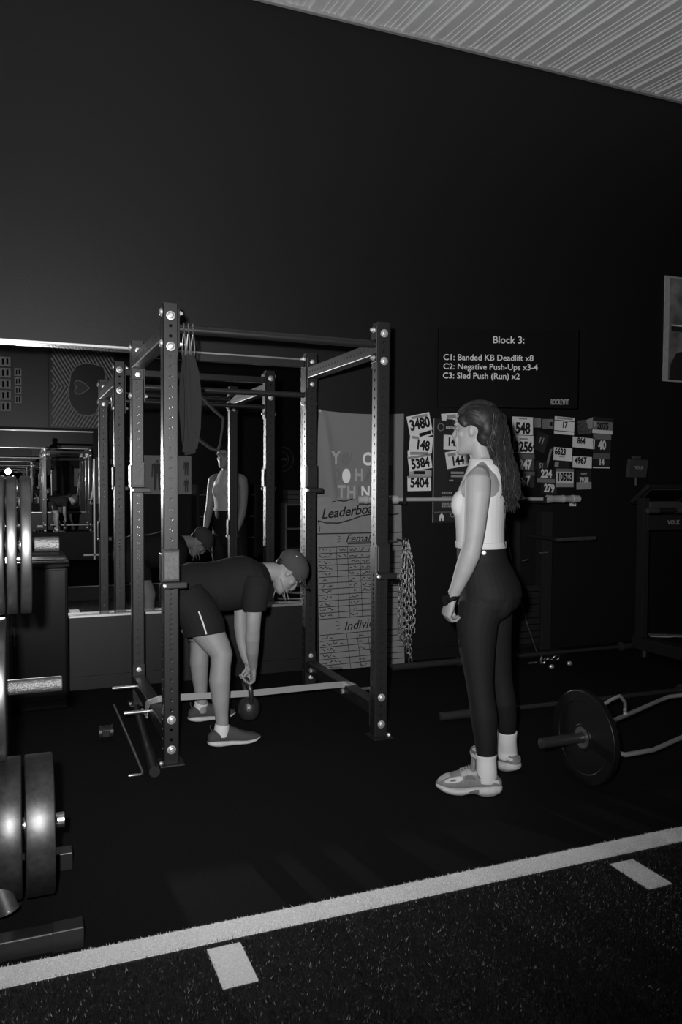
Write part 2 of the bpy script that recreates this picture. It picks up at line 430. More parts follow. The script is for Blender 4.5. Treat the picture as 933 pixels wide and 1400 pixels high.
# foot plates
for i, (x, y) in enumerate(UC):
    s = -1 if x == 0 else 1
    fp = MB().bb((x-.06, y-.075, 0), (x+.06, y+.05, .008)).build('foot_plate', RACK, rack, bevel=.002)
    MB().lathe((x+s*.05, y-.03, .008), (0, 0, 1), [(0, .012), (.003, .012), (.010, .008)], 8).build('anchor_bolt', ZINC, fp)
# j-hooks
def jhook_flat(x, y, zt, side, lm=None):
    # hook turned so its liner faces the camera and its arm sticks out sideways
    j = MB().bb((x-.042, y-.012, zt-.16), (x+.040, y-.002, zt)).bb((x-.049, y-.012, zt-.16), (x-.039, y+.06, zt-.02)).build('j_hook', RACK, rack, bevel=.003)
    MB().bb((x-.035, y-.018, zt-.148), (x+.036, y-.012, zt-.012)).build('liner', lm or GREYP, j, bevel=.002)
    MB().bb((x-.043, y-.034, zt-.192), (x+.075*side, y-.004, zt-.160)).build('hook_arm', BLACK, j, bevel=.005)
    MB().lathe((x-.037, y-.034, zt-.176), (0, -1, 0), [(0, .010), (.004, .010), (.006, .006)], 10).build('pin', ZINC, j)
jhook_flat(0, 0, 1.078, 1)
jhook_flat(RW, 0, 1.078, 1, BLACK)
jhook_flat(0, RD, 1.535, 1)
jhook_flat(RW, RD, 1.535, 1, BLACK)
# band pegs on the lower crossmembers
for (x, y, s) in ((0, RD-.12, -1), (0, .46, -1), (RW, .46, 1), (RW, RD-.12, 1)):
    zc = .151
    p = MB().cyl((x+s*.0375, y, zc), (x+s*.175, y, zc), .011, 14).build('band_peg', CHROME, rack, smooth=True)
    MB().cyl((x-s*.0375, y, zc), (x-s*.05, y, zc), .016, 6).build('peg_nut', ZINC, p)

# ---------------------------------------------------------------- resistance band over the kettlebell
bz = .192
def ribbon(mb, pts, wd, th, side):
    """flat strip; side: function or vector giving the width direction"""
    pts = [Vector(p) for p in pts]
    rs = []
    for i, p in enumerate(pts):
        t = (pts[min(i+1, len(pts)-1)]-pts[max(i-1, 0)]).normalized()
        sd = Vector(side[i] if isinstance(side, list) else side); sd = (sd-t*sd.dot(t)).normalized(); nn = t.cross(sd)
        rs.append([p+sd*wd/2+nn*th/2, p-sd*wd/2+nn*th/2, p-sd*wd/2-nn*th/2, p+sd*wd/2-nn*th/2])
    return mb.rings(rs)
mb = MB(); tl = Vector((0, .35, 1))
ribbon(mb, [(-.052, .47, .115), (-.050, .47, .16), (-.042, .47, .196), (.02, .475, .208), (.12, .475, .207), (.35, .462, .2), (.54, .45, .196), (.80, .455, .196), (1.0, .45, .197), (1.11, .45, .195), (1.155, .45, .195), (1.198, .45, .185), (1.203, .45, .14)], .036, .005,
       [Vector((0, 1, .2))]*2 + [Vector((0, .9, .6))] + [tl]*7 + [Vector((0, .9, .5))] + [Vector((0, 1, .2))]*2)
ribbon(mb, [(-.052, .50, .13), (-.046, .51, .185), (.0, .515, .196), (.3, .50, .192), (.6, .49, .190), (.9, .485, .192), (1.155, .49, .193), (1.2, .49, .18), (1.203, .49, .14)], .03, .005,
       [Vector((0, 1, .2))]*2 + [Vector((0, 1, .3))]*5 + [Vector((0, 1, .2))]*2)
mb.tube([(-.06, .40+.03*0, .135), (-.062, .5, .135), (-.064, .55, .14)], .006, 8)
bnd = mb.build('resistance_band', BAND, origin=(.55, .47, .19))
tag(bnd, 'pale grey resistance band stretched low across the power rack', 'resistance band')

# ---------------------------------------------------------------- hanging suspension straps on the front bar
hs = thing('suspension_strap', (.10, .0375, 2.19), 'charcoal webbing straps hanging by carabiners from the front pull-up bar', 'strap')
for dx, w_ in ((0, .032), (.022, .034), (.045, .03)):
    pts = [Vector((.072+dx+.004*math.sin(a*2), .0375+.030*math.cos(a)*(.9), 2.115+.085*math.sin(a))) for a in [2*pi*k/20 for k in range(20)]]
    MB().tube(pts, .0038, 8, closed=True).build('carabiner', CHROME, hs, smooth=True)
mb = MB()
ribbon(mb, [(.095, .04, 2.045), (.10, .035, 1.95), (.105, .03, 1.85), (.105, .03, 1.72), (.10, .03, 1.62), (.095, .03, 1.56)], .062, .012, (1, 0, 0))
ribbon(mb, [(.09, .045, 2.04), (.075, .05, 1.93), (.07, .05, 1.78), (.085, .05, 1.62), (.10, .05, 1.55)], .045, .008, (1, .2, 0))
ribbon(mb, [(.10, .02, 2.04), (.125, .015, 1.95), (.135, .01, 1.83), (.13, .01, 1.68), (.115, .02, 1.58)], .04, .008, (1, -.3, 0))
ribbon(mb, [(.085, .02, 2.03), (.085, .01, 1.9), (.09, .005, 1.75), (.10, .01, 1.60)], .02, .006, (1, 0, 0))
mb.build('webbing', STRAP, hs)
mb = MB()
ribbon(mb, [(.13, .02, 1.88), (.16, .02, 1.835), (.22, .02, 1.775), (.268, .02, 1.735), (.262, .02, 1.68), (.250, .02, 1.60), (.238, .02, 1.572), (.20, .02, 1.585), (.15, .02, 1.62), (.12, .02, 1.665)], .03, .010, (0.35, 1, .35))
mb.build('foot_loop', STRAP, hs)

# ---------------------------------------------------------------- loose things on the floor beside the rack
tag(MB().cyl((-.035, .97, .026), (-.105, -.13, .026), .025, 20).lathe((-.105, -.13, .026), (-.07, -1.1, 0), [(0, .026), (.012, .026), (.012, .02)], 20).build('steel_pipe', BLACK, origin=(-.07, .42, 0), smooth=True), 'black steel pipe lying beside the left foot of the rack', 'pipe')
tag(MB().tube([(-.15, 1.17, .008), (-.15, .5, .008), (-.152, -.07, .008), (-.158, -.096, .008), (-.172, -.102, .008), (-.222, -.098, .008)], .007, 10).build('bent_steel_rod', CHROME, origin=(-.15, .5, 0), smooth=True), 'thin bent steel rod with a hooked end on the floor', 'rod')
cl = thing('barbell_collar', (-.262, .54, 0), 'small black barbell collar lying on the floor left of the rack', 'collar')
MB().lathe((-.30, .54, .037), (1, 0, 0), [(0, .026), (0, .037), (.012, .037), (.012, .033), (.030, .033), (.030, .037), (.045, .037), (.045, .033), (.062, .033), (.062, .037), (.075, .037), (.075, .026)], 20).build('ring', BLACK, cl, smooth=True)
MB().bb((-.285, .495, .02), (-.245, .507, .058)).build('lever', BLACK, cl, bevel=.003)

# kettlebell
kc = Vector((.525, .45, .128))
kb = thing('kettlebell', (kc.x, kc.y, .05), 'black cast iron kettlebell held by the bending person', 'kettlebell')
MB().lathe((kc.x, kc.y, .05), (0, 0, 1), [(0, .038), (.005, .046), (.025, .058), (.05, .064), (.075, .064), (.10, .054), (.12, .038), (.13, .018)], 28).build('bell', IRON, kb, smooth=True)
MB().tube([(kc.x, .41, .145), (kc.x-.004, .392, .18), (kc.x-.010, .380, .23), (kc.x-.016, .395, .264), (kc.x-.018, .425, .28), (kc.x-.018, .475, .28), (kc.x-.016, .505, .264), (kc.x-.010, .52, .23), (kc.x-.004, .508, .18), (kc.x, .49, .145)], .0145, 14).build('handle', IRON, kb, smooth=True)

# ---------------------------------------------------------------- plate tree and its plates, left foreground
PY = -1.14
tree = thing('plate_tree', (-1.02, PY, 0), 'dark steel plate storage tree with chrome pegs at the left edge', 'plate rack')
MB().bb((-1.06, PY-.04, .04), (-.98, PY+.04, 1.52)).build('post', RACK, tree, bevel=.006)
MB().bb((-1.05, -1.46, .0), (-.99, -.90, .06)).build('base_beam', RACK, tree, bevel=.004)
for y in (-1.44, -.918):
    f_ = MB().bb((-1.45, y-.03, .004), (-.60, y+.03, .064)).build('foot', RACK, tree, bevel=.004)
    MB().bb((-.62, y-.032, .0), (-.528, y+.032, .066)).build('end_cap', BLACK, f_, bevel=.004)
for z, x1, m in ((1.205, -.578, KNURL), (.735, -.572, KNURL), (.27, -.567, CHROME)):
    MB().cyl((-.99, PY, z), (x1, PY, z), .0245, 24).lathe((x1, PY, z), (1, 0, 0), [(0, .0245), (.002, .022)], 24).build('peg', m, tree, smooth=True)
MB().cyl((-.83, -1.27, .33), (-.742, -1.32, .085), .031, 20).lathe((-.742, -1.32, .085), (.088, -.05, -.245), [(0, .034), (.006, .034), (.006, .026)], 20).build('barbell_tube', STEEL, tree, smooth=True)
def plate(xr, th, z, R, m, label, hole=.0255, name='weight_plate', group=None):
    t = thing(name, (xr-th/2, PY, z-R), label, 'weight plate', group)
    x0 = xr-th; e = min(.004, th*.2); rim = R*.16
    pr_ = [(0, R*.22), (0, R*.36), (.006, R*.40), (.006, R-rim), (0, R-rim*.8), (0, R-e-.002), (0, R-e), (e*.4, R-e*.3), (e, R), (th-e, R), (th-e*.4, R-e*.3), (th, R-e), (th, R-e-.002), (th, R-rim*.8), (th-.006, R-rim), (th-.006, R*.40), (th, R*.36), (th, R*.22)]
    MB().lathe((x0, PY, z), (1, 0, 0), pr_, 72).build('disc', m, t, smooth=True)
    MB().rings([[Vector((x0+d, PY+r*math.cos(2*pi*k/28), z+r*math.sin(2*pi*k/28))) for k in range(28)] for d, r in ((-.001, hole), (-.001, R*.2), (th+.001, R*.2), (th+.001, hole))], closed=True).build('hub_ring', STEEL, t, smooth=True)
    return t
plate(-.664, .032, 1.205-.0, .225, PLATE, 'thin satin plate outermost on the top peg of the plate tree')
plate(-.707, .030, 1.205, .225, PLATE, 'thin satin plate second from the end of the top peg')
plate(-.744, .030, 1.205, .225, PLATE, 'thin satin plate third from the end of the top peg')
plate(-.780, .030, 1.205, .225, PLATE, 'thin satin plate innermost in view on the top peg')
plate(-.742, .034, .735, .230, PLATE, 'single satin plate on the middle peg of the plate tree')
plate(-.602, .088, .27, .225, PLATE2, 'thick dark steel-rimmed plate outermost on the bottom peg')
plate(-.700, .070, .27, .225, PLATE2, 'thick dark steel-rimmed plate behind the outermost one on the bottom peg')

# gloss black cabinet against the wall
cb = thing('storage_cabinet', (-.75, 1.40, 0), 'gloss black low cabinet against the wall behind the weight plates', 'cabinet')
MB().bb((-1.10, 1.215, .0), (-.415, 1.63, .885)).build('body', GLOSSB, cb, bevel=.012)
MB().bb((-1.11, 1.205, .885), (-.405, 1.635, .912)).build('top_panel', GLOSSB, cb, bevel=.004)
for x0, x1 in ((-1.09, -.765), (-.755, -.43)):
    d = MB().bb((x0, 1.200, .06), (x1, 1.215, .87)).build('door', GLOSSB, cb, bevel=.004)
    MB().cyl((x1-.03 if x0 < -.8 else x0+.03, 1.19, .42), (x1-.03 if x0 < -.8 else x0+.03, 1.19, .56), .006, 8).build('handle', STEEL, d, smooth=True)
MB().tube([(-.95, 1.30, .918), (-.43, 1.30, .922)], .007, 8).build('steel_rule', CHROME, cb, smooth=True)

# black slam ball at the corner of the turf
sb = thing('slam_ball', (-.885, -1.86, .006), 'black rubber slam ball at the bottom left corner on the turf', 'ball')
MB().ball((-.885, -1.86, .126), .12, n=32, m=20).build('shell', BUMPER, sb, smooth=True)
MB().tube([(-.885+.1203*math.cos(a), -1.86, .126+.1203*math.sin(a)) for a in [2*pi*k/40 for k in range(40)]], .003, 6, closed=True).build('seam', PLATE, sb, smooth=True)

# ---------------------------------------------------------------- wall: cloth banner and leaderboard
bn = thing('cloth_banner', (1.745, YW-.02, 1.2), 'grey cloth banner with pale felt letters beside the mirror', 'banner')
mb = MB(); nx, nz = 40, 36
def ban(u, t):
    x = 1.392+.71*u - .02*t*(1-u) ; z = 1.952-.68*t - .016*math.sin(pi*u)*(1-t)
    d = abs(u-.04-.17*t); y = YW-.022 - .016*math.exp(-(d/.035)**2)*min(1, t*3) - .007*math.sin(u*9+t*3)*t - .010*math.exp(-((u-.02-.32*t)/.05)**2)*(1-t)
    return (x, y, z)
for side in (0, 1):
    for j in range(nz+1):
        for i in range(nx+1):
            p = ban(i/nx, j/nz); mb.v.append((p[0], p[1]+side*.004, p[2]))
N1 = (nx+1)*(nz+1)
for j in range(nz):
    for i in range(nx):
        a = j*(nx+1)+i; mb.f.append([a, a+1, a+nx+2, a+nx+1]); mb.f.append([N1+a, N1+a+nx+1, N1+a+nx+2, N1+a+1])
mb.mi = [0]*len(mb.f)
mb.build('cloth', CLOTH, bn, smooth=True)
for s_, x, z, m, sz in (('Y', 1.522, 1.595, FELTG, .125), ('O', 1.605, 1.592, FELTD, .125), ('U', 1.68, 1.592, CLOTH, .12), ('C', 1.778, 1.588, FELTW, .135), ('A', 1.865, 1.59, FELTW, .13), ('N', 1.95, 1.59, FELTG, .13),
                        ('D', 1.532, 1.468, FELTD, .125), ('O', 1.608, 1.462, FELTW, .14), ('H', 1.712, 1.465, FELTG, .13), ('A', 1.80, 1.465, FELTD, .12), ('R', 1.89, 1.465, FELTG, .125), ('D', 1.98, 1.465, FELTD, .125),
                        ('T', 1.570, 1.338, FELTG, .13), ('H', 1.650, 1.335, FELTG, .13), ('I', 1.716, 1.337, FELTD, .115), ('N', 1.768, 1.338, FELTW, .12), ('G', 1.86, 1.337, FELTD, .125), ('S', 1.95, 1.337, FELTD, .125)):
    if s_ == 'O': MB().prism([(x+.034*math.cos(2*pi*k/20), YW-.046, z+sz*.40*math.sin(2*pi*k/20)) for k in range(20)], (0, -.002, 0)).build('felt_letter', m, bn)
    else: text_obj('felt_letter', s_, sz, m, bn, (x, YW-.046, z), face(), bold=.035, sx=.80, extrude=.002)
MB().box((1.397, YW-.03, 1.947), (.018, .006, .018)).build('grommet', ZINC, bn)

lb = thing('leaderboard', (1.745, 1.55, 0), 'grey leaderboard sheet with hand-drawn tables below the cloth banner', 'leaderboard')
# leans a little: bottom edge stands off the wall
def lpt(x, z, off=0.0):
    k = 1-z/1.3; return Vector((x, YW-.022-.085*max(k, 0)-off, z))
mb = MB()
for z0, z1, nm in ((1.03, 1.30, 'a'), (.005, 1.022, 'b')):
    mb = MB()
    rs = [[lpt(1.378, z), lpt(2.085, z), lpt(2.085, z)+Vector((0, .008, 0)), lpt(1.378, z)+Vector((0, .008, 0))] for z in (z0, z1)]
    mb.rings(rs).build('sheet', BOARD, lb)
tilt = math.atan(.085/1.3)
RL = Matrix.Rotation(-tilt, 3, 'X') @ face()
def stroke(mb, pts, wd=.004):
    for a, b in zip(pts[:-1], pts[1:]):
        A = lpt(*a, .0015); B = lpt(*b, .0015); t = (B-A).normalized(); s = t.cross(Vector((0, 1, 0))).normalized()*wd/2
        mb._add([A-s, A+s, B+s, B-s], [(0, 1, 2, 3)])
mb = MB()
# ribbon around the title
stroke(mb, [(1.50, 1.262), (1.545, 1.278), (1.60, 1.27), (1.66, 1.285), (1.72, 1.315-.02)], .009)
stroke(mb, [(1.385, 1.125), (1.45, 1.108), (1.55, 1.105), (1.65, 1.128), (1.75, 1.16), (1.84, 1.172), (1.95, 1.16), (2.06, 1.17)], .009)
stroke(mb, [(1.385, 1.125), (1.40, 1.07), (1.395, 1.04)], .005)
random.seed(3)
def scribble(mb, x0, x1, z, h):
    x = x0; pts = []
    while x < x1:
        pts.append((x, z+random.uniform(-h, h)*.5)); x += random.uniform(.006, .013)
        if random.random() < .18:
            if len(pts) > 1: stroke(mb, pts, .0055)
            pts = []; x += .006
    if len(pts) > 1: stroke(mb, pts, .0055)
RH = .0445; zt = .925
rows = [zt-k*RH for k in range(13)]
for z in rows: stroke(mb, [(1.382, z-.002), (1.75, z+.003), (2.082, z)], .0055)
for x, a, b in ((1.53, 0, 12), (1.62, 0, 12), (1.722, 0, 12), (1.955, 0, 3)):
    stroke(mb, [(x, rows[a]), (x+.012, rows[b])], .004)
for k in range(12):
    z = rows[k]-RH/2
    scribble(mb, 1.39, random.uniform(1.48, 1.53), z, .026)
    if k < 2: scribble(mb, 1.54, 1.61, z, .022)
    scribble(mb, 1.635, 1.715, z, .024)
    if k < 8: scribble(mb, 1.735, random.uniform(1.90, 2.06), z, .026)
rows2 = [.272-k*.0455 for k in range(6)]
for z in rows2: stroke(mb, [(1.382, z-.002), (1.75, z+.004), (2.082, z+.006)], .0055)
for x, a, b in ((1.60, 0, 5), (1.685, 0, 5), (1.775, 0, 5), (1.90, 0, 5)): stroke(mb, [(x, rows2[a]), (x+.03, rows2[b]-.04)], .004)
for k in range(6):
    z = rows2[k]-.023; scribble(mb, 1.40, random.uniform(1.50, 1.59), z, .028)
    if k != 3: scribble(mb, 1.70, 1.765, z, .022)
    if k == 0: scribble(mb, 1.81, 1.89, z, .022)
for a in (-.5, 0, .5): stroke(mb, [(1.575-.035, .985+a*.05), (1.575-.01, .985+a*.03)], .004); stroke(mb, [(1.515, .335+a*.07), (1.545, .335+a*.045)], .004)
tag(mb.build('ruled_lines_and_handwriting', INK, lb), kind='stuff')
text_obj('title_lettering', 'Leaderboard', .105, INK, lb, lpt(1.665, 1.195, .002), RL @ Matrix.Rotation(.10, 3, 'Z'), bold=.012, shear=.35, spacing=.95)
text_obj('heading_lettering', 'Females', .085, INK, lb, lpt(1.74, .985, .002), RL, bold=.004, shear=.4)
text_obj('heading_lettering', 'Individual', .095, INK, lb, lpt(1.755, .333, .002), RL @ Matrix.Rotation(.06, 3, 'Z'), bold=.005, shear=.35)
tag(MB().cyl((1.60, 1.565, .957), (2.02, 1.565, .960), .010, 14).bb((1.62, 1.57, .95), (1.64, YW-.03, .965)).bb((1.98, 1.57, .95), (2.0, YW-.03, .965)).build('steel_rail', CHROME, origin=(1.8, 1.56, .957), smooth=True), 'short chrome rail across the leaderboard just above its table', 'rail')

# lifting chains on a wall hook
ch = thing('lifting_chain', (2.05, 1.50, .93), 'heavy bright steel chains looped over a wall hook beside the leaderboard', 'chain')
MB().tube([(2.045, YW, .97), (2.045, 1.50, .965), (2.045, 1.46, .975), (2.045, 1.45, .99)], .010, 10).build('wall_hook', RACK, ch, smooth=True)
lk = [Vector((.0125*math.cos(a), 0, (.0125*math.sin(a)) + (.012 if math.sin(a) > 0 else -.012))) for a in [2*pi*k/14+.01 for k in range(14)]]
lm = MB().tube(lk, .0042, 7, closed=True)
me = bpy.data.meshes.new('link'); me.from_pydata(lm.v, [], lm.f); me.materials.append(mat('chain_steel', .30, .4, metal=.85)); me.polygons.foreach_set('use_smooth', [True]*len(me.polygons))
def strand(pts):
    pts = [Vector(p) for p in pts]; d = 0; i = 0; L = [0]
    for a, b in zip(pts[:-1], pts[1:]): L.append(L[-1]+(b-a).length)
    k = 0
    while d < L[-1]:
        while i < len(pts)-2 and L[i+1] < d: i += 1
        t = (d-L[i])/(L[i+1]-L[i]); p = pts[i].lerp(pts[i+1], t); tg = (pts[i+1]-pts[i]).normalized()
        o = bpy.data.objects.new('link', me); COL.objects.link(o); o.parent = ch
        o.location = p-ORG[ch.name]
        o.rotation_euler = (tg.to_track_quat('Z', 'Y').to_matrix() @ Matrix.Rotation((k % 2)*pi/2+.6+random.uniform(-.3, .3), 3, 'Z')).to_euler()
        d += .036; k += 1
strand([(2.035, 1.47, .96), (2.015, 1.46, .80), (1.99, 1.46, .62), (1.985, 1.46, .40), (1.995, 1.46, .25), (2.03, 1.455, .17)])
strand([(2.05, 1.465, .95), (2.035, 1.45, .78), (2.022, 1.445, .5), (2.03, 1.445, .27), (2.045, 1.45, .19)])
strand([(2.055, 1.47, .96), (2.06, 1.46, .82), (2.05, 1.45, .6), (2.05, 1.45, .3), (2.06, 1.45, .10)])
strand([(2.06, 1.47, .95), (2.085, 1.46, .80), (2.085, 1.455, .5), (2.08, 1.455, .3), (2.085, 1.455, .05)])
strand([(2.06, 1.475, .96), (2.105, 1.465, .78), (2.115, 1.46, .5), (2.11, 1.46, .25)])

# ---------------------------------------------------------------- race bibs
def bib(num, x, z, w_, h_, roll=0.0, m=PAPER, ink=INK, label=None, size=None, dz=0.0, extra=None, dy=0.0, dx=0.0, name='race_bib', sx=.78):
    yb = YW-.004-dy
    t = thing(name, (x, yb, z), label, 'race bib')
    R = face(0, roll); X = R.col[0]; Z = R.col[1]; Nn = R.col[2]; c = Vector((x, yb, z))
    # slightly curled sheet with thickness
    mb = MB(); rs = []
    for k in range(5):
        u = -.5+k/4; b = .006*(u*2)**2
        a0 = c+X*u*w_-Z*h_/2+Nn*(b+.001); a1 = c+X*u*w_+Z*h_/2+Nn*(b*.6+.001)
        rs.append([a0, a1, a1+Nn*.0008, a0+Nn*.0008])
    mb.rings(rs).build('sheet', m, t)
    def strip(z0, z1, mm, x0=-.5, x1=.5, nm='printed_band'):
        MB().prism([c+X*x0*w_+Z*z0*h_+Nn*.0082, c+X*x1*w_+Z*z0*h_+Nn*.0082, c+X*x1*w_+Z*z1*h_+Nn*.0082, c+X*x0*w_+Z*z1*h_+Nn*.0082], Nn*.0006).build(nm, mm, t)
    for e in (extra or []): strip(*e)
    if num:
        text_obj('number', num, size or h_*.62, ink, t, c+X*dx+Z*dz*h_+Nn*.0095, R, bold=.042, sx=sx)
    return t
bib('3480', 2.246, 1.883, .205, .140, .22, label='white race bib numbered 3480 at the top left of the wall', size=.115, dz=-.05, extra=[(.30, .44, INKG, -.3, .4)])
bib('', 2.262, 1.800, .195, .07, .30, label='crumpled white slip tucked under the bib numbered 3480', extra=[(-.3, .1, INK, -.1, .45)], dy=-.002)
bib('148', 2.262, 1.722, .205, .130, -.10, label='white race bib numbered 148 below the one numbered 3480', size=.105, dz=-.1, dx=.015, extra=[(.24, .40, INKG, -.42, -.12)])
bib('', 2.245, 1.645, .20, .05, .02, label='narrow printed white slip below the bib numbered 148', extra=[(-.2, .25, INKG, -.4, .4)])
bib('5384', 2.254, 1.575, .205, .118, .16, label='white race bib numbered 5384 in the left column', size=.105, dz=-.08, extra=[(.32, .48, INKG)])
bib('', 2.258, 1.492, .20, .05, .0, m=PAPERG, label='grey patterned slip between the bibs numbered 5384 and 5404', extra=[(-.2, .3, INK, -.3, .2)])
bib('5404', 2.250, 1.408, .210, .118, .02, label='white race bib numbered 5404 at the bottom of the left column', size=.105, dz=.03, extra=[(.36, .5, INKG)])
bp = thing('black_poster', (2.566, YW-.003, 1.10), 'tall black poster with a pale left edge and a house icon', 'poster')
MB().bb((2.378, YW-.007, 1.095), (2.90, YW-.001, 1.925)).build('sheet', PAPERD, bp)
MB().bb((2.375, YW-.009, 1.095), (2.379, YW-.001, 1.925)).build('edge_strip', PAPERG, bp)
MB().bb((2.39, YW-.009, 1.178), (2.60, YW-.0068, 1.181)).build('rule', INKG, bp)
xh, zh = 2.455, 1.14
MB().prism([(xh+a, YW-.007, zh+b) for a, b in ((-.02, -.03), (-.008, -.03), (-.008, -.008), (.008, -.008), (.008, -.03), (.02, -.03), (.02, .01), (0, .032), (-.02, .01))], (0, -.002, 0)).build('house_icon', INKW, bp)
MB().tube([(2.555+.017*math.cos(a), YW-.008, 1.155+.017*math.sin(a)) for a in [2*pi*k/16 for k in range(16)]], .003, 6, closed=True).tube([(2.567, YW-.008, 1.143), (2.582, YW-.008, 1.125)], .003, 6).build('search_icon', INKG, bp)
for z, w_ in ((1.335, .10), (1.30, .11), (1.245, .12), (1.225, .10)):
    mb = MB()
    for k in range(5): mb.bb((2.455+k*w_/5, YW-.009, z-.007), (2.455+k*w_/5+w_/7, YW-.0068, z+.007))
    mb.build('text_line', INKG, bp)
bib('', 2.520, 1.944, .155, .055, .10, label='narrow white slip above the round logo card', extra=[(-.3, .3, INKG, -.2, .35)])
lg = thing('logo_card', (2.506, YW-.012, 1.857), 'black card with a round ring logo and white lettering', 'card')
MB().bb((2.40, YW-.016, 1.80), (2.66, YW-.011, 1.912)).build('card', PAPERD, lg)
MB().tube([(2.435+.028*math.cos(a), YW-.017, 1.858+.028*math.sin(a)) for a in [2*pi*k/24 for k in range(24)]], .003, 6, closed=True).build('ring', INKG, lg)
text_obj('lettering', 'rockeyfit', .036, INKW, lg, (2.545, YW-.0175, 1.858), face(), bold=.02)
bib('142', 2.548, 1.738, .175, .117, -.02, label='level white race bib numbered 142 directly below the round logo card', size=.095, dz=.02, dy=.008)
bib('144', 2.587, 1.607, .210, .135, .16, label='tilted white race bib numbered 144 above the dark lettered card', size=.10, dz=-.12, dy=.01, extra=[(.22, .40, INKG, -.4, -.05)])
bib('', 2.585, 1.465, .16, .10, .0, m=PAPERD, label='dark card with rows of small pale lettering below the bib numbered 144', extra=[(.22, .40, INKG, -.35, .4), (-.05, .12, INKG, -.35, .4), (-.38, -.25, INKG, -.45, -.2)], dy=.008, name='dark_card')
bib('548', 3.217, 1.893, .205, .150, .0, m=mat('p548', .55, .7), label='pale race bib numbered 548 right of the standing person', size=.125, dz=-.16, extra=[(.36, .44, INKG, -.2, .2)])
bib('3256', 3.227, 1.739, .200, .148, .0, m=mat('p548', .55, .7), label='pale race bib numbered 3256 below the one numbered 548', size=.115, dz=-.16, extra=[(.26, .36, INKG, -.2, .2)])
bib('247', 3.246, 1.590, .185, .138, .0, m=mat('p247', .05, .7), ink=INKW, label='dark race bib numbered 247 in white', size=.105, dz=-.16, extra=[(.2, .5, mat('pdim', .09))])
bib('87', 3.253, 1.446, .180, .134, .0, m=mat('p87', .012, .7), ink=INKW, label='black race bib numbered 87 at the foot of its column', size=.105, dz=-.1, extra=[(.25, .5, mat('pdim', .09))])
bib('', 3.365, 1.925, .07, .08, .0, m=mat('pdim2', .14), label='small grey square slip right of the bib numbered 548')
bib('', 3.471, 1.918, .115, .082, .03, m=mat('pdim2', .14), label='small grey card left of the bib numbered 17', extra=[(-.2, .2, INK, .15, .4)])
bib('11', 3.40, 1.765, .125, .160, -.35, m=PAPERD, ink=INKG, label='tilted black race bib with the digits 11', size=.075, dz=.05, dy=.003)
bib('17', 3.642, 1.908, .208, .149, -.04, m=mat('p17', .6), label='striped white race bib numbered 17', size=.07, dz=.03, extra=[(.26, .3, INK), (-.34, -.3, INK), (.36, .46, INKG, -.4, .4)])
bib('', 3.857, 1.905, .150, .12, .1, m=mat('pphoto', .06, var=.9, vscale=60), label='dark mottled photo print right of the bib numbered 17', name='photo_print')
bib('', 3.925, 1.940, .095, .085, .35, m=mat('pdim3', .24), label='small tilted grey square over the dark photo print', dy=.006, name='paper_square')
bib('2075', 4.047, 1.921, .220, .140, -.03, m=mat('pdim2', .14), ink=INK, label='grey race bib with a dark header at the top right', size=.08, dz=-.05, extra=[(.26, .5, PAPERD), (-.5, -.28, INKW)], dy=.004)
bib('864', 3.849, 1.770, .236, .098, -.06, m=mat('p17', .6), label='wide white race bib numbered 864', size=.07, dz=.1, dx=-.03, extra=[(.42, .5, PAPERD)])
bib('40', 4.046, 1.765, .195, .165, .0, m=PAPERD, ink=INKW, label='black race bib numbered 40 with a grey top', size=.105, dz=-.1, extra=[(.22, .5, mat('pdim2', .14))])
bib('14', 4.042, 1.615, .183, .130, .0, m=PAPERD, ink=INKW, label='black race bib numbered 14 with a white lower edge', size=.075, dz=-.1, extra=[(.12, .5, mat('pdim', .09)), (-.5, -.43, INKW)])
bib('6623', 3.631, 1.665, .192, .110, -.05, m=mat('p17', .6), label='white race bib numbered 6623 above the pale 10503 bib', size=.075, dz=.15, dx=-.03, extra=[(-.25, -.18, INKG, -.2, .1)])
bib('4967', 3.837, 1.599, .204, .098, -.03, m=mat('p17', .6), label='white race bib numbered 4967 between the 864 and 7978 bibs', size=.078, dz=.12, dx=-.02)
bib('', 3.620, 1.570, .165, .07, -.1, m=PAPERD, label='dark slip with pale marks under the bib numbered 6623', extra=[(-.3, .3, INKG, -.45, -.2)])
bib('51', 3.407, 1.560, .119, .074, -.15, m=PAPERD, ink=INKG, label='small tilted black bib left of the bib numbered 224', size=.06)
tg_ = MB().prism([(3.455, YW-.006, 1.56), (3.475, YW-.006, 1.545), (3.525, YW-.006, 1.71), (3.50, YW-.006, 1.705)], (0, -.001, 0)).build('paper_strip', mat('pdim2', .14), origin=(3.49, YW-.006, 1.62))
tag(tg_, 'slanted grey paper strip left of the bib numbered 6623', 'paper')
bib('224', 3.461, 1.479, .180, .115, -.03, m=PAPERD, ink=INKW, label='black race bib numbered 224 with a grey lower band', size=.095, dz=.12, extra=[(-.5, -.22, mat('pdim2', .14))])
bib('279', 3.493, 1.372, .165, .102, -.05, m=PAPERD, ink=INKW, label='black race bib numbered 279 at the bottom', size=.09, dz=-.02)
bib('10503', 3.654, 1.462, .186, .157, .0, m=mat('p10', .5), label='pale race bib numbered 10503', size=.095, dz=.04, sx=.68, extra=[(.34, .5, mat('pdim2', .14)), (-.5, -.3, mat('pdim3', .24))])
bib('7978', 3.856, 1.447, .160, .165, .03, m=PAPERD, ink=INKW, label='race bib numbered 7978 with a pale lower half', size=.062, dz=-.02, extra=[(-.5, -.12, mat('pdim3', .24)), (.28, .36, INKG, -.2, .2)])
bib('', 3.743, 1.239, .070, .038, .0, m=mat('p17', .6), label='tiny white tag just below the right end of the wall barbell', extra=[(-.3, .3, INKG, .1, .4)], name='paper_tag')

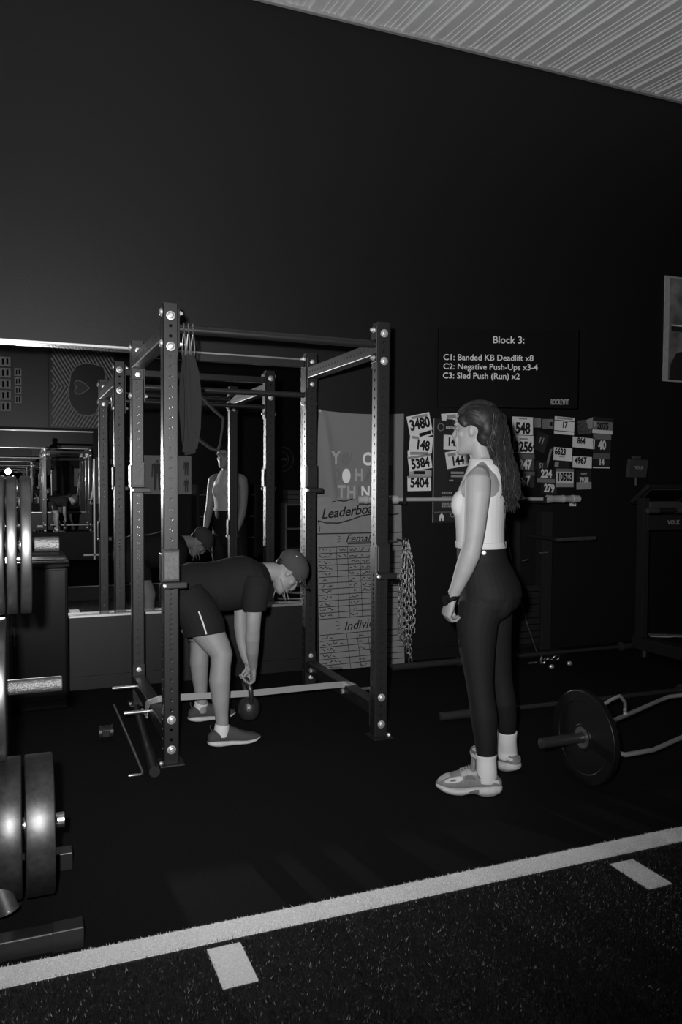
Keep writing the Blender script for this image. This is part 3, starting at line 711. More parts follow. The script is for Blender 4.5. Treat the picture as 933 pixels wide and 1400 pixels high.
# ---------------------------------------------------------------- tv with the workout
tv = thing('wall_tv', (3.02, 1.40, 2.02), 'wall-mounted black television showing a three-line workout list', 'television')
A = Vector((2.3135, 1.4792, 2.6103)); B = Vector((3.346, 1.1114, 2.6103)); Cc = Vector((2.3135, 1.4792, 2.0025))   # swivelled into the room
ex = Vector((B.x-A.x, B.y-A.y, 0)).normalized(); ez = Vector((0, 0, 1)); en = ex.cross(ez)   # faces the room
if en.y > 0: en = -en
tw = (B-A).length; th = (A-Cc).length; ctr = (A+B)/2 - ez*th/2
RT = Matrix((ex, ez, en)).transposed()
mb = MB(); mb.box(ctr-en*.02, (tw, .04, th), Matrix((ex, -en, ez)).transposed()).build('housing', mat('tv_black', .004, .6, spec=.08), tv, bevel=.004)
MB().box(ctr+en*.001, (tw-.02, .004, th-.02), Matrix((ex, -en, ez)).transposed()).build('screen', SCREEN, tv)
MB().box(ctr-en*.03+Vector((0, .09, 0)), (.10, .20, .10)).bb((ctr.x-.13, YW-.02, ctr.z-.13), (ctr.x+.13, YW, ctr.z+.13)).build('wall_arm', RACK, tv)
def tvt(s_, px, py, size, align='LEFT', m=SCRTXT, bold=.010, sx=1.0):
    u = (px-600)/192*tw - tw/2; v = th/2-(py-447.5)/108*th
    text_obj('screen_text', s_, size, m, tv, ctr+ex*u+ez*v+en*.004, RT, align=align, bold=bold, sx=sx)
k = tw/192
tvt('Block 3:', 695.5, 464, 13.6*k, 'CENTER')
tvt('C1: Banded KB Deadlift x8', 606.5, 488.5, 11.3*k)
tvt('C2: Negative Push-Ups x3-4', 606.5, 501, 11.3*k)
tvt('C3: Sled Push (Run) x2', 606, 513.5, 11.3*k)
tvt('ROCKEYFIT', 767, 548, 10*k, 'CENTER', SCRDIM, .02, .48)

# poster at the right edge
po = thing('framed_poster', (5.1, YW-.01, 2.34), 'tall grey mottled poster high on the wall at the right edge', 'poster')
MB().bb((4.722, YW-.014, 2.345), (5.45, YW-.002, 3.29)).build('backing', PAPERG, po)
MB().bb((4.775, YW-.017, 2.36), (5.44, YW-.013, 3.275)).build('print', mat('poster_print', .12, .6, var=.85, vscale=5), po)
MB().bb((4.80, YW-.019, 2.80), (5.40, YW-.016, 2.845)).build('dark_bar', PAPERD, po)
MB().bb((4.80, YW-.019, 2.847), (5.40, YW-.016, 2.858)).build('pale_bar', INKW, po)
mb = MB(); mb.prism([(x, YW-.0165, z) for x, z in ((4.79, 2.36), (4.80, 2.50), (4.86, 2.60), (4.95, 2.63), (5.05, 2.60), (5.2, 2.66), (5.4, 2.6), (5.4, 2.36))], (0, -.001, 0)); mb.build('dark_shape', PAPERD, po)

# ---------------------------------------------------------------- barbells
def barbell(name, x0, x1, y, z, label, sl=.40, rs=.025, m=CHROME, ridged=False, y1=None):
    y1 = y if y1 is None else y1
    a = Vector((x0, y, z)); b = Vector((x1, y1, z)); d = (b-a).normalized()
    t = thing(name, ((x0+x1)/2, (y+y1)/2, z-rs), label, 'barbell')
    MB().cyl(a+d*sl, b-d*sl, .0145, 16).build('shaft', m, t, smooth=True)
    for p, q in ((a, d), (b, -d)):
        if ridged: pr_ = [(0, rs*.8), (.004, rs), (.05, rs), (.054, rs*1.12), (.07, rs*1.12), (.074, rs), (.15, rs), (.154, rs*1.1), (.165, rs*1.1), (.17, rs), (sl-.05, rs), (sl-.045, rs*1.1), (sl, rs*1.1)]
        else: pr_ = [(0, rs*.8), (.004, rs), (sl-.03, rs), (sl-.03, rs*1.5), (sl-.012, rs*1.5), (sl-.01, rs*1.2), (sl, rs*1.2)]
        MB().lathe(p, q, pr_, 24).build('sleeve', m, t, smooth=True)
    return t
CERA = mat('grey_cerakote_steel', .34, .5, metal=.1)
DSTL = mat('dull_black_steel', .07, .35, metal=.7)
barbell('barbell', 1.86, 4.60, 1.335, .040, 'long dull barbell on the floor nearest the back wall', sl=.60, m=DSTL)
barbell('barbell', 1.59, 3.80, .115, .040, 'dull barbell on the floor behind the standing person', sl=.42, m=DSTL, y1=.06)
wbb = barbell('wall_barbell', 1.57, 3.53, 1.30, 1.29, 'grey barbell with ridged ends resting on wall brackets', sl=.315, rs=.029, m=CERA, ridged=True)
for x in (1.93, 3.17):
    br = thing('wall_bracket', (x, YW, 1.27), ('black wall bracket under the barbell beside the rack' if x < 2 else 'black wall bracket under the barbell right of the standing person'), 'bracket')
    MB().bb((x-.012, 1.27, 1.255), (x+.012, YW, 1.274)).bb((x-.012, 1.262, 1.255), (x+.012, 1.274, 1.31)).bb((x-.03, YW-.008, 1.18), (x+.03, YW, 1.33)).build('arm', MBLACK, br)

# hex trap bar with one plate
tb = thing('trap_bar', (2.2, -.95, .19), 'chrome hex trap bar lying on the floor with a plate on its end', 'trap bar')
zb = .222
MB().lathe((1.515, -.955, zb), (1, 0, 0), [(0, .018), (.003, .0245), (.25, .0245), (.25, .036), (.268, .036), (.27, .0245), (.42, .0245), (.44, .018)], 24).build('sleeve', mat('dull_sleeve', .10, .4, metal=.85), tb, smooth=True)
MB().tube([(1.93, -.955, zb), (2.02, -.86, zb), (2.07, -.80, zb), (2.30, -.705, zb), (2.55, -.60, zb), (2.68, -.55, zb), (2.9, -.56, zb), (3.15, -.80, zb)], .0115, 14).build('far_rail', mat('worn_chrome', .38, .3, metal=.5), tb, smooth=True)
MB().tube([(1.90, -.965, zb-.01), (1.90, -1.0, .15), (1.95, -1.02, .135), (2.14, -1.0, .128), (2.43, -.90, .128), (2.7, -.85, .135), (3.15, -.80, zb-.01)], .0115, 14).build('near_rail', mat('worn_chrome', .38, .3, metal=.5), tb, smooth=True)
MB().tube([(2.19, -.752, zb+.01), (2.28, -.65, zb+.03), (2.345, -.54, zb+.035), (2.28, -.54, zb+.02), (2.22, -.55, zb)], .010, 12).build('raised_handle', mat('worn_chrome', .38, .3, metal=.5), tb, smooth=True)
MB().tube([(2.50, -.86, .135), (2.55, -.83, .24), (2.65, -.80, .24), (2.7, -.83, .135)], .010, 12).build('raised_handle', mat('worn_chrome', .38, .3, metal=.5), tb, smooth=True)
tp = thing('bumper_plate', (1.72, -.955, 0), 'large black bumper plate on the end of the trap bar', 'weight plate')
R_ = .222; x0 = 1.748; tt = .036
MB().lathe((x0, -.955, zb), (1, 0, 0), [(0, .03), (0, .058), (0, .06), (.003, .063), (.003, .065), (.003, .166), (.003, .168), (0, .171), (0, .173), (0, .2155), (0, .2175), (.003, .2212), (.005, R_), (.007, R_), (tt-.006, R_), (tt, .212), (tt, .03)], 72).build('disc', mat('worn_bumper', .006, .38, spec=.22), tp, smooth=True)
MB().rings([[Vector((x0+d, -.955+r*math.cos(2*pi*k/28), zb+r*math.sin(2*pi*k/28))) for k in range(28)] for d, r in ((-.002, .0265), (-.002, .05), (tt+.002, .05), (tt+.002, .0265))], closed=True).build('hub_ring', STEEL, tp, smooth=True)
rp = thing('bumper_plate', (3.2, -.80, 0), 'second black bumper plate on the far end of the trap bar', 'weight plate')
MB().lathe((3.2, -.80, zb), (1, 0, 0), [(0, .03), (0, .212), (.006, R_), (tt-.006, R_), (tt, .212), (tt, .03)], 48).build('disc', BUMPER, rp, smooth=True)
MB().cyl((3.12, -.80, zb), (3.5, -.80, zb), .0245, 20).build('sleeve', STEEL, tb, smooth=True)

# ---------------------------------------------------------------- dark cable machine behind the standing person
cm = thing('cable_machine', (3.2, 1.5, 0), 'black cable machine in shadow with a chrome grip bar and hanging cable', 'gym machine')
MB().bb((3.02, 1.52, 0), (3.12, 1.62, 1.18)).bb((3.34, 1.52, 0), (3.44, 1.62, 1.18)).build('frame', MBLACK, cm, bevel=.004)
MB().bb((2.95, 1.40, 0), (3.50, 1.63, .03)).build('base', MBLACK, cm, bevel=.004)
for k in range(9): MB().bb((3.13, 1.53, .08+k*.055), (3.33, 1.61, .128+k*.055)).build('weight_block', MBLACK, cm, bevel=.004)
MB().tube([(3.23, 1.56, .98), (3.24, 1.3, .975), (3.24, 1.22, .972)], .014, 10).build('arm', MBLACK, cm, smooth=True)
MB().cyl((3.235, 1.20, .970), (3.61, 1.20, .977), .015, 14).build('grip_bar', STEEL, cm, smooth=True)
MB().tube([(2.92, 1.45, 1.10), (2.97, 1.35, .60), (3.01, 1.25, .30), (3.06, 1.19, .09)], .004, 6).build('cable', STEEL, cm, smooth=True)
MB().tube([(3.15, 1.30, .86), (3.22, 1.28, .865)], .005, 6).tube([(3.0, 1.32, .80), (3.05, 1.31, .81)], .005, 6).build('pulley_edge', STEEL, cm, smooth=True)
clp = thing('carabiner_clips', (3.07, 1.15, 0), 'cluster of small bright carabiner clips and rings on the floor', 'clips')
def ring(cx, cy, cz, a, b, rot, r=.004):
    pts = [Vector((cx, cy, cz)) + Matrix.Rotation(rot[0], 3, 'Z') @ Matrix.Rotation(rot[1], 3, 'X') @ Vector((a*math.cos(t), 0, b*math.sin(t))) for t in [2*pi*k/18 for k in range(18)]]
    MB().tube(pts, r, 7, closed=True).build('clip', CHROME, clp, smooth=True)
ring(2.99, 1.15, .025, .045, .014, (.1, .9)); ring(3.07, 1.15, .04, .018, .035, (.6, .2)); ring(3.12, 1.15, .045, .03, .014, (.2, .6)); ring(3.16, 1.16, .04, .028, .013, (-.1, .7)); ring(3.21, 1.15, .045, .034, .026, (.1, .5), .005); ring(3.09, 1.14, .02, .02, .016, (.9, .9))
for x, y in ((3.07, 1.02), (3.27, 1.06)): MB().ball((x, y, .017), (.024, .017, .017), n=12, m=8).build('swivel_ball', ZINC, clp, smooth=True)

# ---------------------------------------------------------------- treadmill at the right edge
tm = thing('treadmill', (4.3, .9, 0), 'black treadmill in shadow at the right edge with tilted console', 'treadmill')
def quadbox(mb, pts, d): return mb.prism(pts, d)
RC = Matrix.Rotation(.95, 3, 'X')
cc = Vector((4.27, 1.16, 1.33))
MB().box(cc, (.50, .035, .24), RC @ Matrix.Identity(3)).build('console', BLACK, tm, bevel=.008)
MB().box(cc+RC @ Vector((0, -.019, .01)), (.42, .004, .17), RC).build('console_screen', SCREEN, tm)
mb = MB()
for p, s_ in (((0, -.022, .096), (.42, .003, .003)), ((0, -.022, -.076), (.42, .003, .003)), ((-.21, -.022, .01), (.003, .003, .17)), ((.21, -.022, .01), (.003, .003, .17))): mb.box(cc+RC @ Vector(p), s_, RC)
mb.build('console_frame_line', mat('dim_line', .05), tm)
MB().box((4.12, 1.30, 1.545), (.20, .03, .15), Matrix.Rotation(.15, 3, 'X')).cyl((4.12, 1.31, 1.40), (4.12, 1.31, 1.5), .012, 10).box((4.12, 1.31, 1.635), (.08, .03, .03)).build('display_head', mat('dim_black', .03), tm, bevel=.004)
text_obj('lettering', 'VOLK', .035, INKG, tm, (4.125, 1.28, 1.55), face(), bold=.02)
MB().cyl((3.985, 1.02, 1.20), (4.6, 1.02, 1.20), .016, 14).build('front_rail', BLACK, tm, smooth=True)
for x in (4.03, 4.33): MB().cyl((x-.05, 1.02, 1.20), (x+.06, 1.02, 1.20), .020, 14).build('pulse_grip', STEEL, tm, smooth=True)
MB().box((4.30, 1.09, 1.245), (.5, .05, .05)).build('console_shelf', mat('dim_black', .03), tm, bevel=.006)
text_obj('lettering', 'VOLK', .05, INKG, tm, (4.29, 1.055, 1.10), face(), bold=.02)
MB().box((4.30, 1.08, 1.10), (.56, .04, .12)).build('lower_panel', MBLACK, tm, bevel=.006)
for x in (4.03, 4.57): MB().bb((x-.03, 1.08, .15), (x+.03, 1.16, 1.3)).build('upright', MBLACK, tm, bevel=.004)
MB().bb((4.0, -.6, .06), (4.62, 1.2, .16)).build('deck', MBLACK, tm, bevel=.01)
MB().bb((4.09, -.6, .16), (4.53, 1.0, .166)).build('running_belt', RUBBER, tm)
MB().box((4.40, .98, .14), (.62, .10, .06), Matrix.Rotation(-.55, 3, 'Z')).build('motor_cover_trim', mat('grey_trim', .20, .6), tm, bevel=.006)
for x, y in ((4.05, -.5), (4.57, -.5), (4.05, 1.1), (4.57, 1.1)): MB().cyl((x, y, 0), (x, y, .07), .025, 10).build('foot', BLACK, tm)

# ---------------------------------------------------------------- opposite wall (seen in the mirror)
ob = thing('striped_banner', (.0, YB, 2.33), 'dark banner of slanting pale stripes with a heart emblem over the far mirror', 'banner')
zb0, zb1 = 2.33, 3.78
MB().bb((-.16, YB, zb0), (.96, YB+.012, zb1)).build('cloth', mat('banner_black', .02, .35, spec=.6), ob)
def flat(mb, poly, y0=YB+.0125, d=.002): mb.prism([(x, y0, z) for x, z in poly], (0, d, 0))
zc = (zb0+zb1)/2
mb = MB()
for k in range(-8, 26):
    # chevrons: stripes bend at mid height
    x0 = -.20 + k*.062
    for s in (1, -1):
        def cl_(x): return min(max(x, -.155), .955)
        xm, xe = x0+.30, x0-.12
                # clip by width: subdivide
        N = 10; prev = None
        for i in range(N):
            t0, t1 = i/N, (i+1)/N
            a = [xm+(xe-xm)*t0, xm+(xe-xm)*t1, xm+.026+(xe-xm)*t1, xm+.026+(xe-xm)*t0]
            if min(a) < -.15 or max(a) > .95: continue
            flat(mb, [(a[0], zc+s*.70*t0), (a[1], zc+s*.70*t1), (a[2], zc+s*.70*t1), (a[3], zc+s*.70*t0)])
mb.build('stripe_print', mat('banner_grey', .8, .6), ob)
out = [(.18, .05), (.15, -.12), (.2, -.32), (.33, -.47), (.5, -.5), (.62, -.45), (.68, -.3), (.66, -.2), (.74, -.12), (.78, 0.), (.76, .12), (.8, .22), (.76, .38), (.62, .42), (.45, .44), (.3, .38), (.2, .22)]
MB().prism([(x, YB+.015, zc+z) for x, z in out], (0, .001, 0)).build('emblem_ground', mat('banner_black2', .02, .35), ob)
MB().tube([(x, YB+.017, zc+z) for x, z in out], .008, 6, closed=True).build('emblem_outline', MATS['banner_grey'], ob)
ht = [(.16*(math.sin(t)**3), .13*math.cos(t)-.05*math.cos(2*t)-.02*math.cos(3*t)) for t in [2*pi*k/30 for k in range(30)]]
MB().prism([(.37-b*.95, YB+.0165, zc+a*.75) for a, b in ht], (0, .001, 0)).build('heart', mat('banner_heart', .16, .5), ob)
MB().tube([(.37-b*.95, YB+.018, zc+a*.75) for a, b in ht], .008, 6, closed=True).build('heart_outline', MATS['banner_grey'], ob)
ob2 = thing('lettered_banner', (-.65, YB, 2.33), 'dark glossy banner with two upright blocks of pale lettering', 'banner')
MB().bb((-1.9, YB, zb0), (-.17, YB+.012, zb1)).build('cloth', MATS['banner_black'], ob2)
for x, zz, hh, ww in ((-.86, zc, .95, .17), (-.66, zc-.02, .62, .11)):
    for k in range(5 if hh > .8 else 4):
        n_ = 5 if hh > .8 else 4
        zk = zz+hh/2-(k+.5)*hh/n_
        b_ = MB().bb((x-ww/2, YB+.0125, zk-hh/n_*.42), (x+ww/2, YB+.0145, zk+hh/n_*.42)).build('lettering_block', MATS['banner_grey'], ob2)
        MB().bb((x-ww*.3, YB+.0146, zk-hh/n_*.30), (x-ww*.1, YB+.0152, zk+hh/n_*.25)).bb((x+ww*.1, YB+.0146, zk-hh/n_*.25), (x+ww*.3, YB+.0152, zk+hh/n_*.30)).build('counter', MBLACK, b_)
for i, (x, lab) in enumerate(((1.645, 'anatomy poster with one large dark figure on the opposite wall'), (2.12, 'anatomy poster with several small figures on the opposite wall'))):
    ap = thing('anatomy_poster', (x, YB, 1.17), lab, 'poster')
    MB().bb((x-.21, YB, 1.17), (x+.21, YB+.006, 1.88)).build('sheet', mat('poster_paper', .8, .6), ap)
    figs = [(.06, 0, 1.0)] if i == 0 else [(.12, .12, .5), (-.1, .12, .5), (.12, -.2, .45), (-.1, -.2, .45)]
    for fx, fz, k in figs:
        c0 = Vector((x+fx, YB+.007, 1.545+fz)); mb = MB()
        for p in ([(-.02, .20), (.02, .20), (.02, .25), (-.02, .25)], [(-.07, .0), (.07, .0), (.08, .19), (-.08, .19)], [(-.11, -.06), (-.085, -.06), (-.075, .18), (-.10, .18)], [(.085, -.06), (.11, -.06), (.10, .18), (.075, .18)], [(-.07, -.30), (-.02, -.30), (-.005, .0), (-.07, .0)], [(.02, -.30), (.07, -.30), (.07, .0), (.005, .0)]):
            mb.prism([c0+Vector((a*k, 0, b*k)) for a, b in p], (0, .001, 0))
        mb.build('figure', INKG, ap)
pb = thing('pale_panel', (.69, YB, 1.0), 'pale plain panel beside the far mirror', 'panel')
MB().bb((.62, YB, 1.0), (.80, YB+.02, 1.83)).build('sheet', PAPERG, pb)
rs_ = thing('ring_sign', (4.1, YB, 1.7), 'dim round ring sign on the opposite wall', 'sign')
for r in (.14, .24): MB().tube([(4.1+r*math.cos(a), YB+.01, 1.85+r*math.sin(a)) for a in [2*pi*k/36 for k in range(36)]], .008, 6, closed=True).build('ring', mat('dim_line2', .12), rs_)
MB().bb((4.0, YB, 1.83), (4.2, YB+.01, 1.87)).build('bar', MATS['dim_line2'], rs_)
dr = thing('dumbbell_rack', (2.9, YB+.3, 0), 'dark dumbbell rack with three shelves on the opposite wall', 'rack')
for x in (2.35, 3.45): MB().bb((x-.03, YB+.05, 0), (x+.03, YB+.5, 1.35)).build('side_frame', RACK, dr, bevel=.004)
for z in (.35, .75, 1.15): MB().bb((2.38, YB+.06, z), (3.42, YB+.46, z+.03)).build('shelf', STEEL, dr, bevel=.004)
db0 = None
for zi, z in enumerate((.38, .78, 1.18)):
    for k in range(5):
        x = 2.50+k*.2; r = .045+.008*(2-zi)
        d = thing('dumbbell', (x, YB+.26, z), 'dark round-headed dumbbell on the %s shelf of the far rack' % ('bottom', 'middle', 'top')[zi], 'dumbbell', 'dumbbells on the far rack')
        for s in (0, 1): MB().cyl((x, YB+.13+s*.18, z+r), (x, YB+.21+s*.18, z+r), r, 12).build('head', BUMPER, d, smooth=True)
        MB().cyl((x, YB+.2, z+r), (x, YB+.32, z+r), .014, 8).build('handle', CHROME, d, smooth=True)
sx_ = thing('shelf_unit', (4.4, YB+.3, 0), 'pale open shelf unit by the opposite wall', 'shelf')
for x in (4.05, 4.75): MB().bb((x-.02, YB+.05, 0), (x+.02, YB+.45, 1.0)).build('side', PAPERG, sx_)
for z in (.1, .5, .96): MB().bb((4.05, YB+.05, z), (4.75, YB+.45, z+.03)).build('shelf_board', PAPERG, sx_)
for k in range(3):
    tag(MB().bb((4.1, YB+.1, .99+k*.09), (4.36, YB+.4, 1.07+k*.09)).build('carton', mat('carton', .16, .8), origin=(4.23, YB+.25, .99+k*.09), bevel=.003), ('lowest', 'middle', 'topmost')[k]+' grey carton stacked on the pale shelf unit', 'box')

# ================================================================= people
def frame_mat(f, u):
    f = Vector(f).normalized(); u = Vector(u); u = (u-f*u.dot(f)).normalized(); l = u.cross(f)
    return Matrix((f, l, u)).transposed()      # columns: forward, left, up
HEAD = [(-.115, .074, .046, .014), (-.109, .090, .022, .030), (-.092, .094, -.006, .044), (-.072, .088, -.028, .052), (-.056, .091, -.044, .056), (-.036, .090, -.060, .061), (-.010, .086, -.078, .066),
        (.010, .083, -.088, .069), (.030, .091, -.094, .071), (.055, .090, -.097, .073), (.080, .078, -.092, .070), (.100, .055, -.075, .058), (.112, .025, -.045, .035), (.117, .0, -.02, .012)]
def head_shapes(mb, c, R):
    c = Vector(c); n = 28
    def L(x, y, z): return c + R @ Vector((x, y, z))
    rs = []
    for z, f, b, w_ in HEAD:
        m_ = (f+b)/2; h = (f-b)/2; ring = []
        for k in range(n):
            a = 2*pi*k/n; ca, sa = math.cos(a), math.sin(a)
            q = 0.86 if ca > 0 else 1.0
            ring.append(L(m_+h*math.copysign(abs(ca)**q, ca), w_*sa, z))
        rs.append(ring)
    mb.rings(rs)
    mb.tube([L(.080, 0, .024), L(.092, 0, .0), L(.102, 0, -.022), L(.097, 0, -.033), L(.084, 0, -.038)], [.008, .010, .012, .012, .007], 12)   # nose
    for s in (-1, 1):
        mb.ball(L(.092, s*.011, -.030), .008, n=8, m=6)                                                    # nostril wings
        mb.ball(L(-.002, s*.068, -.006), (.016, .007, .027), R @ Matrix.Rotation(s*.35, 3, 'Z') @ Matrix.Rotation(-.2, 3, 'Y'), n=12, m=8)   # ear
        mb.ball(L(.002, s*.066, -.028), (.008, .006, .008), n=8, m=6)
        mb.ball(L(.056, s*.036, -.018), (.020, .027, .024), R, n=12, m=8)                                     # cheek
        mb.ball(L(.080, s*.030, .028), (.011, .024, .007), R, n=10, m=6)                                   # brow
    mb.ball(L(.091, 0, -.053), (.010, .022, .006), R, n=12, m=6); mb.ball(L(.089, 0, -.064), (.010, .020, .007), R, n=12, m=6)   # lips
def head_details(root, c, R, brow=True):
    def L(x, y, z): return Vector(c) + R @ Vector((x, y, z))
    for s in (-1, 1):
        e = MB().ball(L(.0745, s*.031, .010), .0105, n=12, m=8).build('eye', mat('eye_white', .16, .6), root, smooth=True)
        MB().ball(L(.0832, s*.0315, .010), .0045, n=8, m=6).build('iris', MBLACK, e, smooth=True)
        if brow: MB().tube([L(.094, s*.014, .033), L(.094, s*.03, .037), L(.082, s*.048, .034)], .0032, 6).build('eyebrow', HAIR, root)
def hand_shapes(mb, wrist, d, n, s, curl, thumb=(.5, .3), spread=.0, size=1.0, curls=None):
    """d: along the hand, n: palm side (fingers curl that way), s: thumb side"""
    wv = Vector(wrist); d = Vector(d).normalized(); n = Vector(n); n = (n-d*n.dot(d)).normalized(); s = Vector(s); s = (s-d*s.dot(d)-n*s.dot(n)).normalized()
    z = size
    mb.tube([wv-d*.012, wv+d*.018*z, wv+d*.05*z, wv+d*.082*z, wv+d*.092*z], [(.024*z, .019*z), (.027*z, .018*z), (.037*z, .0165*z), (.039*z, .014*z), (.034*z, .011*z)], 14, ref=s)
    mb.ball(wv+d*.035*z+s*.022*z+n*.008*z, (.017*z,)*3, n=10, m=8)          # thumb mound
    for i, (off, L_) in enumerate(((.029, .072), (.0100, .080), (-.0095, .075), (-.0275, .060))):
        p = wv+d*.084*z+s*off*z; a = 0; r = (.0088, .009, .0086, .0076)[i]*z
        pts = [p-d*.015*z, p]; rr = [r*1.05, r*1.1]
        cu = (curls[i] if curls else curl)
        dirx = d + s*spread*(off/.03)
        for k, fr in enumerate((.45, .30, .25)):
            a += cu[k]
            q = (dirx*math.cos(a)+n*math.sin(a)).normalized(); p = p+q*L_*fr*z
            pts.append(p); rr.append(r*(1.0, .92, .78)[k])
        mb.tube(pts, rr, 10, ref=s)
        mb.ball(pts[-1], rr[-1], n=8, m=6)
    p = wv+d*.025*z+s*.028*z; pts = [p-s*.012*z, p]; rr = [.011*z, .0115*z]
    t1 = (d*.75+s*thumb[0]+n*thumb[1]).normalized(); p = p+t1*.034*z; pts.append(p); rr.append(.0100*z)
    t2 = (d*.9+s*(thumb[0]-.35)+n*(thumb[1]+.25)).normalized(); p = p+t2*.028*z; pts.append(p); rr.append(.0085*z)
    mb.tube(pts, rr, 10); mb.ball(p, .0085*z, n=8, m=6)
    return wv+d*.09*z
def shoe(root, heel, ang, L_, style):
    """heel: floor point under the heel; ang: heading. Lofted upper and sole."""
    h = Vector(heel); f = Vector((math.cos(ang), math.sin(ang), 0)); l = Vector((-f.y, f.x, 0)); u = Vector((0, 0, 1))
    def W(t): return (.62, .86, .92, .86, .80, .84, .95, 1.0, .96, .82, .38)[int(round(t*10))]*.049
    ts = [k/10 for k in range(11)]
    def ring(t, w0, z0, z1, sq=.75):
        c = h+f*(t*L_); r = []
        for k in range(20):
            a = 2*pi*k/20; ca, sa = math.cos(a), math.sin(a)
            r.append(c+l*w0*math.copysign(abs(ca)**sq, ca)+u*((z0+z1)/2+(z1-z0)/2*math.copysign(abs(sa)**sq, sa)))
        return r
    if style == 'chunky':
        sole_t = [.050, .054, .050, .045, .040, .036, .034, .034, .036, .040, .044]; base = [.014, .004, 0, 0, .008, .006, 0, 0, .003, .010, .020]
        up = [.074, .086, .086, .094, .116, .120, .108, .094, .084, .074, .054]; wk = 1.06
    else:
        sole_t = [.036, .038, .036, .033, .030, .027, .025, .024, .024, .026, .030]; base = [.010, .003, 0, 0, 0, 0, 0, 0, .002, .008, .020]
        up = [.072, .092, .090, .086, .098, .092, .076, .064, .057, .050, .036]; wk = .96
    s_ = MB().rings([ring(-.035, .016, base[0]+.006, sole_t[0]-.006)] + [ring(t, W(t)*wk*1.06, base[i], sole_t[i]) for i, t in enumerate(ts)] + [ring(1.025, .010, base[10]+.006, sole_t[10]-.004)])
    sole = solid_obj('sole', s_, SOLEW, root, voxel=.004, smooth=3)
    u_ = MB().rings([ring(-.03, .014, sole_t[0]-.01, up[0]-.012, .9)] + [ring(t, W(t)*wk*.93, sole_t[i]-.016, up[i], .9) for i, t in enumerate(ts)] + [ring(1.02, .009, sole_t[10]-.010, up[10]-.010, .9)])
    if style == 'chunky': u_.tube([h+f*(.46*L_)+u*.09, h+f*(.43*L_)+u*.125, h+f*(.425*L_)+u*.150, h+f*(.44*L_)+u*.158], [(.012, .030), (.012, .034), (.011, .034), (.008, .028)], 12, ref=f)
    upper = solid_obj('shoe_upper', u_, SHOEL if style == 'chunky' else SHOED, root, voxel=.004, smooth=3)
    if style == 'chunky':
        o_ = MB().rings([ring(t, W(t)*wk*1.04, base[i]-.0 if i else base[i], base[i]+.012) for i, t in enumerate(ts)])
        solid_obj('outsole', o_, SOLED, root, voxel=.004, smooth=1)
        def lerp(a, t):
            k = min(int(t*10), 9); return a[k]+(a[k+1]-a[k])*(t*10-k)
        Ws = [W(t) for t in ts]
        def surf(t, a, off, lower=False):
            if lower: w0, z0, z1, q = lerp(Ws, t)*wk*1.06, lerp(base, t), lerp(sole_t, t), .75
            else: w0, z0, z1, q = lerp(Ws, t)*wk*.93, lerp(sole_t, t)-.016, lerp(up, t), .9
            ca, sa = math.cos(a), math.sin(a); n_ = l*ca+u*sa*.8
            return h+f*(t*L_)+l*w0*math.copysign(abs(ca)**q, ca)+u*((z0+z1)/2+(z1-z0)/2*math.copysign(abs(sa)**q, sa))+n_*off
        def patch(nm, m, rows, par, lower=False, off=.0025):
            # rows: (t, angle from, angle to) along the foot
            for sd in (0, 1):
                mb = MB(); rs = []
                for t, a0, a1 in rows:
                    if sd: a0, a1 = pi-a0, pi-a1
                    top_ = [surf(t, a0+(a1-a0)*k/4, off, lower) for k in range(5)]; bot_ = [surf(t, a0+(a1-a0)*k/4, -.004, lower) for k in range(5)]
                    rs.append(top_+bot_[::-1])
                mb.rings(rs).build(nm, m, par, smooth=True)
        patch('heel_panel', SOLEW, [(.02, .15, .75), (.10, .12, .72), (.20, .12, .55), (.28, .12, .30)], upper)
        patch('collar_panel', SHOEM, [(.03, .70, .92), (.10, .70, .92), (.20, .60, .85), (.30, .45, .75), (.36, .38, .62)], upper, off=.0035)
        patch('lace_panel', SHOEL2, [(.38, .55, 1.05), (.46, .50, 1.15), (.54, .50, 1.2), (.62, .55, 1.25)], upper)
        patch('dark_overlay', SHOEM, [(.40, .10, .28), (.46, .12, .45), (.52, .16, .50), (.56, .10, .42)], upper, off=.004)
        patch('forefoot_panel', SOLEW, [(.60, .20, .50), (.66, .12, .70), (.74, .10, .78), (.82, .12, .70), (.88, .2, .5)], upper)
        patch('logo_oval', SHOEM, [(.70, .34, .42), (.73, .28, .50), (.77, .28, .50), (.80, .34, .42)], upper, off=.004)
        patch('toe_cap', SHOEL2, [(.80, .95, 1.55), (.88, .80, 1.55), (.95, .60, 1.55), (.985, .5, 1.5)], upper, off=.003)
        patch('sole_notch', SHOEM, [(.34, -.25, .35), (.40, -.5, .30), (.46, -.6, .1), (.50, -.5, -.1)], sole, True, .002)
        mb = MB()
        for k in range(5):
            t = .45+k*.045; a = surf(t, .95, .004); b = surf(t, pi-.95, .004); c0 = surf(t, pi/2, .006)
            mb.tube([a, a.lerp(c0, .6)+u*.002, c0, b.lerp(c0, .6)+u*.002, b], .0028, 8)
        tag(mb.build('laces', SHOEL2, upper, smooth=True), kind='stuff')
    else:
        mb = MB()
        mb.tube([h+f*.012+u*.085+l*0, h+f*.004+u*.105, h+f*.006+u*.118], [(.006, .003)]*3, 6, ref=l); mb.build('heel_tab', SHOED, upper)
        mb = MB()
        for k in range(4):
            x = h+f*((.42+k*.06)*L_); zc_ = .098-.010*k
            mb.tube([x+l*.024+u*(zc_-.010), x+l*.008+u*zc_, x-l*.008+u*zc_, x-l*.024+u*(zc_-.010)], .0028, 6)
        mb.build('laces', SHOED, upper, smooth=True)

